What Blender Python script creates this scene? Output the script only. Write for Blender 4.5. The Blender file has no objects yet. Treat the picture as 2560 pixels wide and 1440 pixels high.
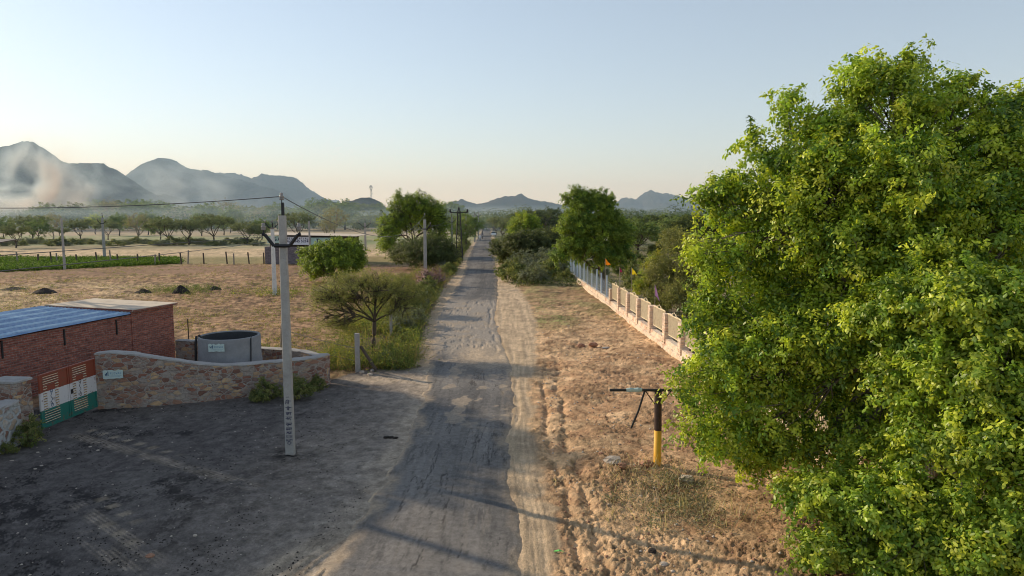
import bpy, math, random
import numpy as np
from mathutils import Vector, Matrix

R = math.radians
rng = np.random.default_rng(7)
random.seed(7)
scene = bpy.context.scene
col = scene.collection

# ------------------------------------------------------------------ camera
CAM_Z, PITCH, F = 6.5, R(6.0), 1707.0
cam_d = bpy.data.cameras.new('camera'); cam = bpy.data.objects.new('camera', cam_d)
col.objects.link(cam)
cam.location = (0, 0, CAM_Z); cam.rotation_euler = (R(90) - PITCH, 0, 0)
cam_d.sensor_width = 36; cam_d.lens = 36 * F / 2560; cam_d.clip_start = .1; cam_d.clip_end = 30000
scene.camera = cam
CP, SP = math.cos(PITCH), math.sin(PITCH)

def at(px, py, Y):
    """world point seen at photo pixel (px,py) at distance Y ahead"""
    dx, dv = (px - 1280) / F, (py - 720) / F
    k = Y / (CP - dv * SP)
    return np.array([dx * k, Y, CAM_Z + k * (-SP - dv * CP)])

def G(px, py, z=0.0):
    dx, dv = (px - 1280) / F, (py - 720) / F
    k = (CAM_Z - z) / (SP + dv * CP)
    return np.array([dx * k, k * (CP - dv * SP), z])

# ------------------------------------------------------------------ light
EL, AZ = R(23), R(-59.6)          # azimuth from +Y towards +X
S = Vector((math.sin(AZ) * math.cos(EL), math.cos(AZ) * math.cos(EL), math.sin(EL)))
ld = bpy.data.lights.new('sun', 'SUN'); ld.energy = 5.0; ld.angle = R(.5); ld.color = (1.0, .87, .66)
sun = bpy.data.objects.new('sun', ld); col.objects.link(sun)
sun.rotation_euler = (-S).to_track_quat('-Z', 'Y').to_euler(); sun.location = (-40, 30, 40)
world = bpy.data.worlds.new('World'); scene.world = world; world.use_nodes = True
wn = world.node_tree; bg = wn.nodes['Background']
sky = wn.nodes.new('ShaderNodeTexSky'); sky.sky_type = 'NISHITA'; sky.sun_disc = False
sky.sun_elevation = EL; sky.sun_rotation = AZ
sky.dust_density = .25; sky.air_density = 1.0; sky.ozone_density = 2.2; sky.altitude = 300
hsv = wn.nodes.new('ShaderNodeHueSaturation'); hsv.inputs['Saturation'].default_value = 0.76
gam = wn.nodes.new('ShaderNodeGamma'); gam.inputs['Gamma'].default_value = 1.0
wn.links.new(sky.outputs[0], hsv.inputs['Color']); wn.links.new(hsv.outputs[0], gam.inputs[0])
tn = wn.nodes.new('ShaderNodeMix'); tn.data_type = 'RGBA'; tn.blend_type = 'MULTIPLY'; tn.inputs[0].default_value = 1; tn.inputs[7].default_value = (1.42, 1.42, 1.40, 1)
wn.links.new(gam.outputs[0], tn.inputs[6]); 
th = wn.nodes.new('ShaderNodeMix'); th.data_type = 'RGBA'; th.inputs[0].default_value = .20; th.inputs[7].default_value = (5.3, 6.0, 6.5, 1)      # even veil of dust
wn.links.new(tn.outputs[2], th.inputs[6]); wn.links.new(th.outputs[2], bg.inputs['Color']); bg.inputs['Strength'].default_value = 0.12
scene.view_settings.view_transform = 'Standard'; scene.view_settings.look = 'None'
scene.view_settings.exposure = 0; scene.view_settings.gamma = 1
cy = scene.cycles
cy.max_bounces = 8; cy.diffuse_bounces = 3; cy.glossy_bounces = 2; cy.transmission_bounces = 5
cy.transparent_max_bounces = 12; cy.volume_bounces = 0; cy.use_denoising = True
cy.caustics_reflective = False; cy.caustics_refractive = False
cy.filter_width = 1.0; cy.volume_step_rate = 2.0; cy.volume_max_steps = 64

# ------------------------------------------------------------------ noise
def _h(ix, iy, s):
    n = (ix.astype(np.int64) * 374761393 + iy.astype(np.int64) * 668265263 + s * 144665) & 0xffffffff
    n = ((n ^ (n >> 13)) * 1274126177) & 0xffffffff
    n = (n ^ (n >> 16)) & 0xffffff
    return n / float(0xffffff)
def vn(x, y, s=0):
    ix, iy = np.floor(x), np.floor(y); fx, fy = x - ix, y - iy
    fx = fx * fx * (3 - 2 * fx); fy = fy * fy * (3 - 2 * fy)
    a, b = _h(ix, iy, s), _h(ix + 1, iy, s); c, d = _h(ix, iy + 1, s), _h(ix + 1, iy + 1, s)
    return (a * (1 - fx) + b * fx) * (1 - fy) + (c * (1 - fx) + d * fx) * fy
def fbm(x, y, s=0, o=4, g=.5):
    t, a, n = 0, 1, 0
    for k in range(o):
        t = t + a * vn(x, y, s + k * 17); n += a; a *= g
        x, y = x * 2.03 + 3.1 + .6 * y * .3, y * 2.03 + 7.7 - .3 * x * .1
    return t / n
def ss(a, b, x):
    t = np.clip((x - a) / (b - a), 0, 1); return t * t * (3 - 2 * t)

# ------------------------------------------------------------------ objects
def tag(o, label=None, cat=None, group=None, kind=None):
    if label: o['label'] = label
    if cat: o['category'] = cat
    if group: o['group'] = group
    if kind: o['kind'] = kind
    return o
def thing(name, label, cat, loc=(0, 0, 0), rz=0, group=None):
    o = bpy.data.objects.new(name, None); col.objects.link(o)
    o.location = tuple(float(v) for v in loc); o.rotation_euler = (0, 0, rz); o.empty_display_size = .2
    return tag(o, label, cat, group)
def link_mesh(name, me, mat, parent=None):
    o = bpy.data.objects.new(name, me); col.objects.link(o)
    if mat: me.materials.append(mat)
    if parent: o.parent = parent
    return o
def np_mesh(name, V, Fc, mat, parent=None, color=None, smooth=False):
    """V (n,3), Fc (m,k) fixed-size faces"""
    me = bpy.data.meshes.new(name); m, k = Fc.shape
    me.vertices.add(len(V)); me.vertices.foreach_set('co', np.ascontiguousarray(V, dtype=np.float32).ravel())
    me.loops.add(m * k); me.loops.foreach_set('vertex_index', np.ascontiguousarray(Fc, dtype=np.int32).ravel())
    me.polygons.add(m); me.polygons.foreach_set('loop_start', np.arange(0, m * k, k, dtype=np.int32))
    me.polygons.foreach_set('loop_total', np.full(m, k, dtype=np.int32))
    if smooth: me.polygons.foreach_set('use_smooth', np.ones(m, dtype=bool))
    me.update(calc_edges=True)
    if color is not None:
        a = me.color_attributes.new('Col', 'FLOAT_COLOR', 'POINT')
        c = np.ones((len(V), 4), dtype=np.float32); c[:, :3] = color
        a.data.foreach_set('color', c.ravel())
    return link_mesh(name, me, mat, parent)
def copy_tree(o, parent=None):
    c = o.copy(); col.objects.link(c); c.parent = parent
    for ch in list(o.children): copy_tree(ch, c)
    return c

class MB:
    """collects boxes, tubes, lathes and quads and links them as one mesh"""
    def __init__(s, loc=(0, 0, 0)): s.v = []; s.f = []; s.loc = np.array(loc, float)
    def add(s, v, f):
        b = len(s.v); s.v += [tuple(p) for p in v]; s.f += [tuple(b + i for i in q) for q in f]; return s
    def box(s, c, d, rz=0, taper=1.0, tilt=None):
        x, y, z = d[0] / 2, d[1] / 2, d[2] / 2; M = Matrix.Rotation(rz, 3, 'Z')
        if tilt: M = M @ tilt
        vs = []
        for k, t in ((-z, 1), (z, taper)):
            for a, b in ((-x, -y), (x, -y), (x, y), (-x, y)):
                p = M @ Vector((a * t, b * t, k)); vs.append((p.x + c[0], p.y + c[1], p.z + c[2]))
        return s.add(vs, [(3, 2, 1, 0), (4, 5, 6, 7), (0, 1, 5, 4), (1, 2, 6, 5), (2, 3, 7, 6), (3, 0, 4, 7)])
    def rbox(s, c, d, rz=0, b=.01, jit=0, seed=0):
        """box with chamfered vertical and top edges"""
        x, y, z = d[0] / 2, d[1] / 2, d[2] / 2; b = min(b, x * .9, y * .9, z * .9)
        r = random.Random(seed); M = Matrix.Rotation(rz, 3, 'Z'); vs = []
        for zz, o in ((-z, 0), (z - b, 0), (z, b)):
            for a, q in ((-x + b, -y), (x - b, -y), (x, -y + b), (x, y - b), (x - b, y), (-x + b, y), (-x, y - b), (-x, -y + b)):
                sx = a - math.copysign(o, a); sy = q - math.copysign(o, q)
                p = M @ Vector((sx + r.uniform(-jit, jit), sy + r.uniform(-jit, jit), zz + (r.uniform(-jit, jit) if zz > -z else 0)))
                vs.append((p.x + c[0], p.y + c[1], p.z + c[2]))
        fs = [tuple(range(7, -1, -1)), tuple(range(16, 24))]
        for l in (0, 8):
            for i in range(8): fs.append((l + i, l + (i + 1) % 8, l + 8 + (i + 1) % 8, l + 8 + i))
        return s.add(vs, fs)
    def tube(s, pts, rad, n=8, caps=True):
        pts = [Vector([float(q) for q in p]) for p in pts]; m = len(pts)
        if not hasattr(rad, '__len__'): rad = [rad] * m
        vs = []; up = Vector((0, 0, 1))
        for i, p in enumerate(pts):
            t = (pts[min(i + 1, m - 1)] - pts[max(i - 1, 0)]).normalized()
            if abs(t.z) > .9: up = Vector((1, 0, 0))
            else: up = Vector((0, 0, 1))
            a = t.cross(up).normalized(); b = t.cross(a)
            if abs(t.z) > .9: b = -b if b.y < 0 else b
            for k in range(n):
                w = 2 * math.pi * k / n; q = p + (a * math.cos(w) + b * math.sin(w)) * rad[i]
                vs.append(tuple(q))
        fs = [(i * n + k, i * n + (k + 1) % n, (i + 1) * n + (k + 1) % n, (i + 1) * n + k) for i in range(m - 1) for k in range(n)]
        if caps: fs += [tuple(range(n - 1, -1, -1)), tuple((m - 1) * n + k for k in range(n))]
        return s.add(vs, fs)
    def lathe(s, c, prof, n=24, axis=None):
        vs = []; m = len(prof)
        for r, z in prof:
            for k in range(n):
                w = 2 * math.pi * k / n; vs.append((c[0] + r * math.cos(w), c[1] + r * math.sin(w), c[2] + z))
        fs = [(i * n + k, i * n + (k + 1) % n, (i + 1) * n + (k + 1) % n, (i + 1) * n + k) for i in range(m - 1) for k in range(n)]
        return s.add(vs, fs)
    def poly(s, pts): return s.add(pts, [tuple(range(len(pts)))])
    def rock(s, c, r, seed=0, flat=.6):
        q = random.Random(seed); n, m = 7, 4; vs = [(c[0], c[1], c[2] - r[2] * flat)]
        off = [q.uniform(.72, 1.2) for _ in range(n * (m - 1))]
        for i in range(1, m):
            for k in range(n):
                w = 2 * math.pi * (k + .4 * (i % 2)) / n; h = -math.cos(math.pi * i / m); rr = math.sin(math.pi * i / m) * off[(i - 1) * n + k]
                vs.append((c[0] + r[0] * rr * math.cos(w), c[1] + r[1] * rr * math.sin(w), c[2] + r[2] * h * q.uniform(.8, 1.05)))
        vs.append((c[0], c[1], c[2] + r[2] * q.uniform(.8, 1)))
        fs = [(0, 1 + (k + 1) % n, 1 + k) for k in range(n)]
        for i in range(m - 2):
            fs += [(1 + i * n + k, 1 + i * n + (k + 1) % n, 1 + (i + 1) * n + (k + 1) % n, 1 + (i + 1) * n + k) for k in range(n)]
        b = 1 + (m - 2) * n; fs += [(b + k, b + (k + 1) % n, len(vs) - 1) for k in range(n)]
        return s.add(vs, fs)
    def build(s, name, mat, parent=None, smooth=False):
        me = bpy.data.meshes.new(name)
        v = [(p[0] - s.loc[0], p[1] - s.loc[1], p[2] - s.loc[2]) for p in s.v]
        me.from_pydata(v, [], s.f); me.update()
        if smooth:
            for p in me.polygons: p.use_smooth = True
        return link_mesh(name, me, mat, parent)

# ------------------------------------------------------------------ materials
def new_mat(name):
    m = bpy.data.materials.new(name); m.use_nodes = True; nt = m.node_tree
    return m, nt, nt.nodes['Principled BSDF'], nt.links
def N(nt, t, **kw):
    n = nt.nodes.new(t)
    for k, v in kw.items():
        if hasattr(n, k) and not k[0].isupper(): setattr(n, k, v)
        else: n.inputs[k].default_value = v
    return n
def noise(nt, scale, detail=5, rough=.6, vec=None):
    n = N(nt, 'ShaderNodeTexNoise', Scale=scale, Detail=detail, Roughness=rough)
    if vec is not None: nt.links.new(vec, n.inputs['Vector'])
    return n
def ramp(nt, src, stops):
    r = nt.nodes.new('ShaderNodeValToRGB'); nt.links.new(src, r.inputs[0]); e = r.color_ramp.elements
    while len(e) < len(stops): e.new(.5)
    for el, (p, c) in zip(e, stops): el.position = p; el.color = (*c, 1) if len(c) == 3 else c
    return r
def mix(nt, fac, a, b, mode='MIX'):
    m = nt.nodes.new('ShaderNodeMix'); m.data_type = 'RGBA'; m.blend_type = mode
    for k, v in ((0, fac), (6, a), (7, b)):
        if hasattr(v, 'links') or hasattr(v, 'is_linked'): nt.links.new(v, m.inputs[k])
        elif isinstance(v, (int, float)): m.inputs[k].default_value = v
        else: m.inputs[k].default_value = (*v, 1)
    return m.outputs[2]
def bump(nt, b, src, strength=.5, dist=.02):
    n = N(nt, 'ShaderNodeBump', Strength=strength, Distance=dist); nt.links.new(src, n.inputs['Height'])
    nt.links.new(n.outputs[0], b.inputs['Normal']); return n
def geo_pos(nt): return nt.nodes.new('ShaderNodeNewGeometry').outputs['Position']
def obj_pos(nt): return nt.nodes.new('ShaderNodeTexCoord').outputs['Object']

def plain(name, c, rough=.8, var=.25, scale=6, metal=0, dirt=None, bmp=0):
    m, nt, b, L = new_mat(name); v = obj_pos(nt)
    n = noise(nt, scale, 6, .65, v); n2 = noise(nt, scale * 7, 3, .6, v)
    f = ramp(nt, n.outputs[0], [(.3, [x * (1 - var) for x in c]), (.7, [min(1, x * (1 + var)) for x in c])])
    o = mix(nt, .35, f.outputs[0], ramp(nt, n2.outputs[0], [(.3, [x * (1 - var) for x in c]), (.75, [min(1, x * (1 + var)) for x in c])]).outputs[0])
    if dirt:
        o = mix(nt, ramp(nt, noise(nt, scale * .6, 8, .75, v).outputs[0], [(.52, (0, 0, 0)), (.7, (1, 1, 1))]).outputs[0], o, dirt)
    L.new(o, b.inputs['Base Color']); b.inputs['Roughness'].default_value = rough; b.inputs['Metallic'].default_value = metal
    if bmp: bump(nt, b, n2.outputs[0], .6, bmp)
    return m
def attr_mat(name, rough=.95, fine=18, var=.22, bmp=.012, bscale=40):
    m, nt, b, L = new_mat(name); v = geo_pos(nt)
    a = nt.nodes.new('ShaderNodeAttribute'); a.attribute_name = 'Col'
    n = noise(nt, fine, 6, .8, v); n2 = noise(nt, fine * .17, 5, .7, v)
    f = ramp(nt, n.outputs[0], [(.3, [1 - var * 1.5] * 3), (.7, [1 + var * 1.2] * 3)]); f2 = ramp(nt, n2.outputs[0], [(.3, [1 - var * .8] * 3), (.7, [1 + var * .7] * 3)])
    L.new(mix(nt, 1.0, mix(nt, 1.0, a.outputs['Color'], f.outputs[0], 'MULTIPLY'), f2.outputs[0], 'MULTIPLY'), b.inputs['Base Color'])
    b.inputs['Roughness'].default_value = rough; b.inputs['Specular IOR Level'].default_value = .15
    if bmp:
        h = noise(nt, bscale, 5, .75, v); h2 = noise(nt, bscale * .45, 4, .7, v); s_ = N(nt, 'ShaderNodeMath', operation='ADD'); L.new(h.outputs[0], s_.inputs[0]); L.new(h2.outputs[0], s_.inputs[1]); bump(nt, b, s_.outputs[0], 1.0, bmp)
    return m
def leaf_mat(name, trans=.45, rough=.5, spec=.3, tint=(1.15, 1.2, .55)):
    m, nt, b, L = new_mat(name)
    a = nt.nodes.new('ShaderNodeAttribute'); a.attribute_name = 'Col'
    L.new(a.outputs['Color'], b.inputs['Base Color']); b.inputs['Roughness'].default_value = rough
    b.inputs['Specular IOR Level'].default_value = spec
    t = nt.nodes.new('ShaderNodeBsdfTranslucent'); L.new(mix(nt, 1.0, a.outputs['Color'], tint, 'MULTIPLY'), t.inputs[0])
    ms = nt.nodes.new('ShaderNodeMixShader'); ms.inputs[0].default_value = trans
    L.new(b.outputs[0], ms.inputs[1]); L.new(t.outputs[0], ms.inputs[2])
    L.new(ms.outputs[0], nt.nodes['Material Output'].inputs['Surface'])
    return m
M = {}
M['ground'] = attr_mat('ground_soil', bmp=.045, bscale=26, var=.22)
M['asphalt'] = attr_mat('worn_asphalt', rough=.85, fine=42, var=.34, bmp=.004, bscale=60)
M['leaf'] = leaf_mat('leaf_green'); M['leaf_far'] = leaf_mat('leaf_far', .35, .7, .1)
M['bark'] = plain('bark', (.10, .075, .055), .95, .4, 8, bmp=.02)
M['bark_pale'] = plain('bark_pale', (.30, .25, .20), .95, .3, 8, bmp=.02)
M['concrete'] = plain('pole_concrete', (.37, .345, .315), .9, .22, 3, dirt=(.24, .22, .20), bmp=.004)
M['concrete_white'] = plain('white_concrete', (.68, .66, .62), .85, .15, 3, dirt=(.4, .37, .33))
M['tank'] = plain('tank_cement', (.24, .235, .235), .95, .2, 2.2, dirt=(.2, .2, .2), bmp=.006)
M['iron'] = plain('black_iron', (.018, .016, .016), .6, .4, 20)
M['iron_brown'] = plain('rusty_brown_iron', (.055, .028, .02), .6, .4, 14, dirt=(.02, .015, .015))
M['yellow'] = plain('yellow_paint', (.78, .40, .02), .6, .12, 6)
M['glaze'] = plain('insulator_glaze', (.25, .22, .2), .2, .2, 10)
M['wire'] = plain('wire', (.05, .05, .05), .5, .1, 5)
M['blue_post'] = plain('pale_blue_paint', (.50, .57, .64), .8, .2, 5, dirt=(.5, .46, .42))
M['cream'] = plain('cream_lit_rims', (.78, .64, .42), .6, .15, 8, dirt=(.45, .28, .14))
M['slab'] = plain('roof_slab', (.55, .46, .36), .9, .15, 2, dirt=(.38, .31, .25))
M['cap'] = plain('cement_cap', (.36, .335, .31), .95, .2, 5, dirt=(.28, .25, .24), bmp=.01)
M['rubber'] = plain('black_hose', (.012, .012, .013), .5, .2, 10)
M['mint'] = plain('poster_paper', (.52, .62, .58), .8, .12, 8, dirt=(.42, .48, .46))
M['ink'] = plain('blue_ink', (.02, .07, .16), .7, .1, 9)
M['ink_pale'] = plain('faded_ink', (.20, .33, .42), .8, .2, 30)
M['navy'] = plain('navy_lettering', (.02, .02, .07), .7, .2, 30)
M['rock'] = plain('stone_pale', (.50, .42, .34), .95, .25, 9, bmp=.02)
M['rock_red'] = plain('stone_red', (.36, .19, .12), .95, .25, 9, bmp=.02)
M['ash'] = plain('dark_soil', (.035, .027, .022), 1, .4, 12, bmp=.03)
M['white'] = plain('white_paint', (.75, .75, .74), .5, .06, 4)
M['glass_dark'] = plain('window_glass', (.03, .035, .04), .15, .1, 4)
M['straw'] = plain('dry_thatch', (.33, .17, .07), 1, .4, 14)
# ------------------------------------------------------------------ terrain
YL = [0, 8, 11.8, 14, 16.3, 19.4, 22.5, 25.5, 30.5, 36, 42.6, 50, 61.8, 75, 102, 188, 284, 340, 420]
XL = [-3.9, -3.75, -3.49, -3.3, -3.05, -3.04, -3.1, -3.2, -3.72, -4.2, -4.8, -5.0, -5.1, -5.4, -6.7, -9.8, -12.8, -14.6, -17.6]
XR = [.6, .35, .22, .17, -.08, -.12, .12, 0, -.09, -.5, -1.0, -1.05, -1.28, -1.6, -2.63, -5.6, -8.7, -10.5, -13.3]
XSR = [1.1, .85, .72, .75, .68, .5, .6, .6, 1.0, 1.3, 1.35, 1.2, .55, -.3, -1.6, -4.8, -8.2, -10, -12.8]
XSL = [-5, -4.7, -4.4, -4.1, -3.9, -3.8, -4.0, -4.1, -4.35, -4.9, -5.45, -5.8, -6.4, -6.5, -7.6, -10.4, -13.2, -15, -18]
rL = lambda y: np.interp(y, YL, XL); rR = lambda y: np.interp(y, YL, XR)
sR = lambda y: np.interp(y, YL, XSR); sL = lambda y: np.interp(y, YL, XSL)
FENX = lambda y: 8.876 - .0354 * y
WALLPTS = [(-14.06, 22.7), (-11.1, 23.6), (-9.2, 24.4), (-7.35, 25.9)]
wallY = lambda x: np.interp(x, [-40, -14.1, -11.1, -9.2, -7.35, -6.6, -6, -3], [22.7, 22.7, 23.6, 24.4, 26.5, 28, 28.6, 29])

def lerp(a, b, t): return a + (b - a) * t[..., None] if np.ndim(t) else a + (b - a) * t
def C(*c): return np.array(c, float)

def ground(x, y):
    n1 = fbm(x * .35, y * .35, 1, 5); n2 = fbm(x * 2.1, y * 2.1, 5, 5); n3 = fbm(x * 9, y * 9, 9, 3)
    nb = fbm(x * .06, y * .06, 3, 4); nf = fbm(x * 25, y * 25, 12, 2)
    z = np.zeros_like(x)
    one = np.ones(x.shape + (1,))
    # left ploughed field
    far = ss(60, 120, y)
    c = C(.33, .20, .115) * one
    c = lerp(c, C(.26, .15, .085), ss(.42, .66, n2 * .6 + nb * .5))
    furrow = .5 + .5 * np.sin((y * .93 + x * .36 + 1.6 * nb * 6) * 2 * math.pi / 1.15)
    c = lerp(c, C(.42, .29, .155), ss(.4, .9, furrow * .5 + n3 * .5) * .5)
    c = lerp(c, C(.20, .18, .075), ss(.54, .68, n2 * .45 + n1 * .55) * .5 * ss(.3, .6, n3))
    pale = ss(.5, .62, nb * .5 + n1 * .25 + .25 * ss(-20, -34, x + .2 * (y - 50))) * ss(42, 52, y) * (1 - ss(62, 70, y))
    c = lerp(c, C(.52, .38, .22), pale * .75 * (.5 + n3 * .8).clip(0, 1))
    z += (np.abs(n3 - .5) * -2 + .3) * .09 + (n3 - .5) * .05 + (furrow - .5) * .035 + (n2 - .5) * .07
    mot = fbm(x * 3.2, y * 3.2, 201, 4, .65); mot2 = fbm(x * .9, y * .9, 205, 4, .65)
    c = c * (1 + (mot - .5) * 2.9 * (1 - .6 * ss(60, 110, y)) + (mot2 - .5) * 1.4)[..., None].clip(.35, 1.8)
    # bands further off
    yy = y + (nb - .5) * 12 - x * .02
    c = lerp(c, C(.30, .18, .115), ss(72, 78, yy) * (1 - ss(86, 92, yy)) * .7)
    c = lerp(c, C(.30, .27, .12), ss(92, 97, yy) * (.4 + .6 * n1))
    c = lerp(c, C(.60, .44, .27) * (1 + (mot2 - .5) * 1.2)[..., None], ss(108, 114, yy) * (.75 + .25 * n3))
    c = lerp(c, C(.36, .31, .18) * (1 + (fbm(x * .12, y * .12, 231, 4) - .5) * 1.6)[..., None], ss(135, 142, yy) * .9)
    c = lerp(c, C(.27, .30, .14), ss(152, 160, yy) * ss(.3, .6, n1) * .9)
    c = lerp(c, C(.46, .34, .24), ss(225, 240, yy) * .7)
    c = lerp(c, C(.17, .19, .11), ss(330, 420, yy))
    right = ss(0, 3, x - sR(y) - 1.5)
    # right side verge
    cr = C(.74, .49, .28) * one
    cr = lerp(cr, C(.38, .20, .105), ss(.42, .6, n2 * .5 + n1 * .5) * .7)
    cr = lerp(cr, C(.70, .46, .26), ss(.48, .7, n1 * .6 + n3 * .4) * .6)
    grassy = ss(.50, .62, n1 * .6 + n2 * .4 + .22 * ss(45, 58, y)) * ss(30, 50, y)
    cr = lerp(cr, C(.25, .24, .10), grassy * .7)
    pm0 = fbm(x * 2.6, y * 2.6, 211, 5, .7); gr2 = np.exp(-(((x - 2.6) / 1.5) ** 2 + ((y - 43) / 3.0) ** 2))
    cr = lerp(cr, C(.24, .27, .09), np.clip(gr2 * 1.1 * ss(.42, .6, pm0), 0, .7))
    cr = lerp(cr, C(.40, .24, .14), ss(44, 52, y) * (1 - ss(.5, .6, n2 * .5 + n1 * .5)) * .75); cr = lerp(cr, C(.24, .21, .12), ss(60, 78, y) * .7)
    behind = ss(.3, 1.2, x - FENX(y))
    cr = lerp(cr, C(.30, .24, .15), behind * .7)
    cr = lerp(cr, C(.14, .15, .08), ss(90, 160, y) * .8)
    pm = fbm(x * 2.6, y * 2.6, 211, 5, .7); pm2 = fbm(x * .7, y * .7, 215, 4, .6)
    cr = cr * (1 + (pm - .5) * 1.5 + (pm2 - .5) * 1.0)[..., None].clip(.4, 1.6)
    R_ = (x > sR(y) - .2)
    rm = ss(-.05, .25, x - sR(y) - (n2 - .5) * .7)
    rm = rm * R_
    clod = fbm(x * 4.2, y * 4.2, 33, 4, .6); cl2 = fbm(x * 9.5, y * 9.5, 44, 3, .6)
    amp = rm * (1 - ss(62, 85, y))
    cl3 = fbm(x * 19, y * 19, 55, 2); rough = .35 + .65 * ss(.38, .58, fbm(x * .8, y * .8, 66, 3))
    zr = ((np.abs(clod - .5) * -2 + .35) * .055 + (np.abs(cl2 - .5) * -2 + .3) * .10 + (cl3 - .5) * .10) * rough + (n1 - .45) * .35 * ss(.3, 2.2, x - sR(y))
    rut = np.exp(-((x - sR(y) - .55 - .25 * (n1 - .5)) / .10) ** 2) * .09 + np.exp(-((x - sR(y) - 1.05 - .5 * (n1 - .5)) / .14) ** 2) * .11
    zr = zr - rut * (1 - ss(26, 34, y)) * ss(.35, .5, n2)
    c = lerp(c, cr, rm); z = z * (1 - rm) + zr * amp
    # shade in the hollows between clods, painted into the soil colour
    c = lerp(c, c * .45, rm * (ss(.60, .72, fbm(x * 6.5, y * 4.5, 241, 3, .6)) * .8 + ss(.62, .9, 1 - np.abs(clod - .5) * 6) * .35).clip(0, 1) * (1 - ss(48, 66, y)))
    # sand shoulders
    sand = C(.70, .52, .34) * one
    sand = lerp(sand, C(.54, .40, .265), ss(.4, .65, n2))
    tr = fbm((x - (rR(y) + sR(y)) * .5) * 11, y * .32, 151, 3, .7)
    sand = lerp(sand, sand * .72, ss(.45, .6, tr) * .8)
    inR = ss(-.25, .0, x - rR(y)) * (1 - rm) * (x > (rL(y) + rR(y)) / 2)
    c = lerp(c, sand, inR); z = z * (1 - inR) + inR * ((tr - .5) * .075 + (n3 - .5) * .018 + (n2 - .5) * .03)
    inL = ss(0, .16, x - sL(y) + (n2 - .5) * 1.1) * (x <= (rL(y) + rR(y)) / 2) * (1 - ss(150, 200, y) * .5)
    c = lerp(c, lerp(sand, C(.46, .34, .23) * one, .35 + .65 * ss(30, 28, y) + 0 * x), inL); z = z * (1 - inL) + inL * (n3 - .5) * .015
    # roadside weed strip, litter soil
    st = ss(-9.5, -7.5, x) * (1 - inL) * (x < -2) * ss(28, 30, y) * (1 - ss(140, 170, y))
    c = lerp(c, C(.17, .15, .085), st * (.4 + .5 * n2).clip(0, 1))
    # dark forecourt of tar and coal dust
    fc = ss(.35, -.25, y - wallY(x) + (n2 - .5) * .8) * (x < rL(y) + .4)
    dust = ss(-8.5, -3.2, x + (n1 - .5) * 2.6 - (y - 18) * .05)
    f = C(.140, .122, .112) * one
    f = lerp(f, C(.165, .145, .13), ss(.45, .7, n1))
    f = lerp(f, C(.026, .023, .024), ss(.50, .56, n2 * .55 + nf * .25 + n3 * .2) * ss(.46, .64, fbm(x * .5, y * .5, 71, 3) + .12 * ss(18, 12, y)) * .8)
    f = lerp(f, C(.36, .30, .245), dust * (.55 + .5 * n2).clip(0, 1)); f = lerp(f, C(.50, .40, .30), ss(-1.0, .1, x - rL(y) + (n2 - .5) * .9) * .8)
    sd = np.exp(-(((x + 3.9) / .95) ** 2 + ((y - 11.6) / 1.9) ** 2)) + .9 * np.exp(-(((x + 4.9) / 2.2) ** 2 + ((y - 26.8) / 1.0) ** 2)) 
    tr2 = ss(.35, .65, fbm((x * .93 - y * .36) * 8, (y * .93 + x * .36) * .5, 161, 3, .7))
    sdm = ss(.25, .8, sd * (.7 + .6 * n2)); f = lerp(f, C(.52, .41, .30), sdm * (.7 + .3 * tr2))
    # tyre prints in pale sand, plus painted patches of sun through the gate slats
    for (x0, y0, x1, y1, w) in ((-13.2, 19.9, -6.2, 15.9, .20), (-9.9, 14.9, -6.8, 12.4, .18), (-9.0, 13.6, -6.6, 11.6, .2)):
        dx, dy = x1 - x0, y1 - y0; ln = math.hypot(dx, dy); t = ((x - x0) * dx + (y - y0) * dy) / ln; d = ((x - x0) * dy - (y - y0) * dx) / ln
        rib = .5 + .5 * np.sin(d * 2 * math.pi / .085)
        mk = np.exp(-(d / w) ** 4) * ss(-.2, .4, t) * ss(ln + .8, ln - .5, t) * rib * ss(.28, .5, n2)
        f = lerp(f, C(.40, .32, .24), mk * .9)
        sun_sq = np.exp(-((d + .48) / .14) ** 4) * ss(.15, .5, np.sin(t * 2 * math.pi / .62)) * ss(-.2, .2, t) * ss(ln * .62, ln * .4, t)  # pale squares stand in for sun coming through the gate
        f = lerp(f, C(.36, .29, .21), sun_sq * .75)
    for (qx, qy, q, w) in ((-6.1, 18.15, .55, .8), (-14.2, 19.0, .5, .5)):
        f = lerp(f, C(.016, .014, .014), np.exp(-(((x - qx) / q) ** 2 + ((y - qy) / (q * w)) ** 2)) * ss(.3, .6, n3) * .95)
    ym = fbm(x * 5, y * 5, 221, 5, .75); f = f * (1 + (ym - .5) * 1.5)[..., None].clip(.3, 1.9)
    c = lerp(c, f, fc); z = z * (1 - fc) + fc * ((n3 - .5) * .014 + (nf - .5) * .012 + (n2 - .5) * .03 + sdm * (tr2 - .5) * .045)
    # green crop
    cropm = ss(-.485, -.50, x / np.maximum(y, 1)) * ss(.0, 1.0, y - 79 - (x + 60) * 1.0) * (1 - ss(0, 1.0, y - 103))
    c = lerp(c, C(.06, .09, .02), cropm * .85)
    # keep the ground under the asphalt
    cx = (rL(y) + rR(y)) / 2; hw = (rR(y) - rL(y)) / 2; e = np.abs(x - cx) - hw
    z = np.where(e < 0, np.minimum(z, 0) * ss(-.4, 0, e) - .06 * ss(0, -.35, e), z)
    return z, c

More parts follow.
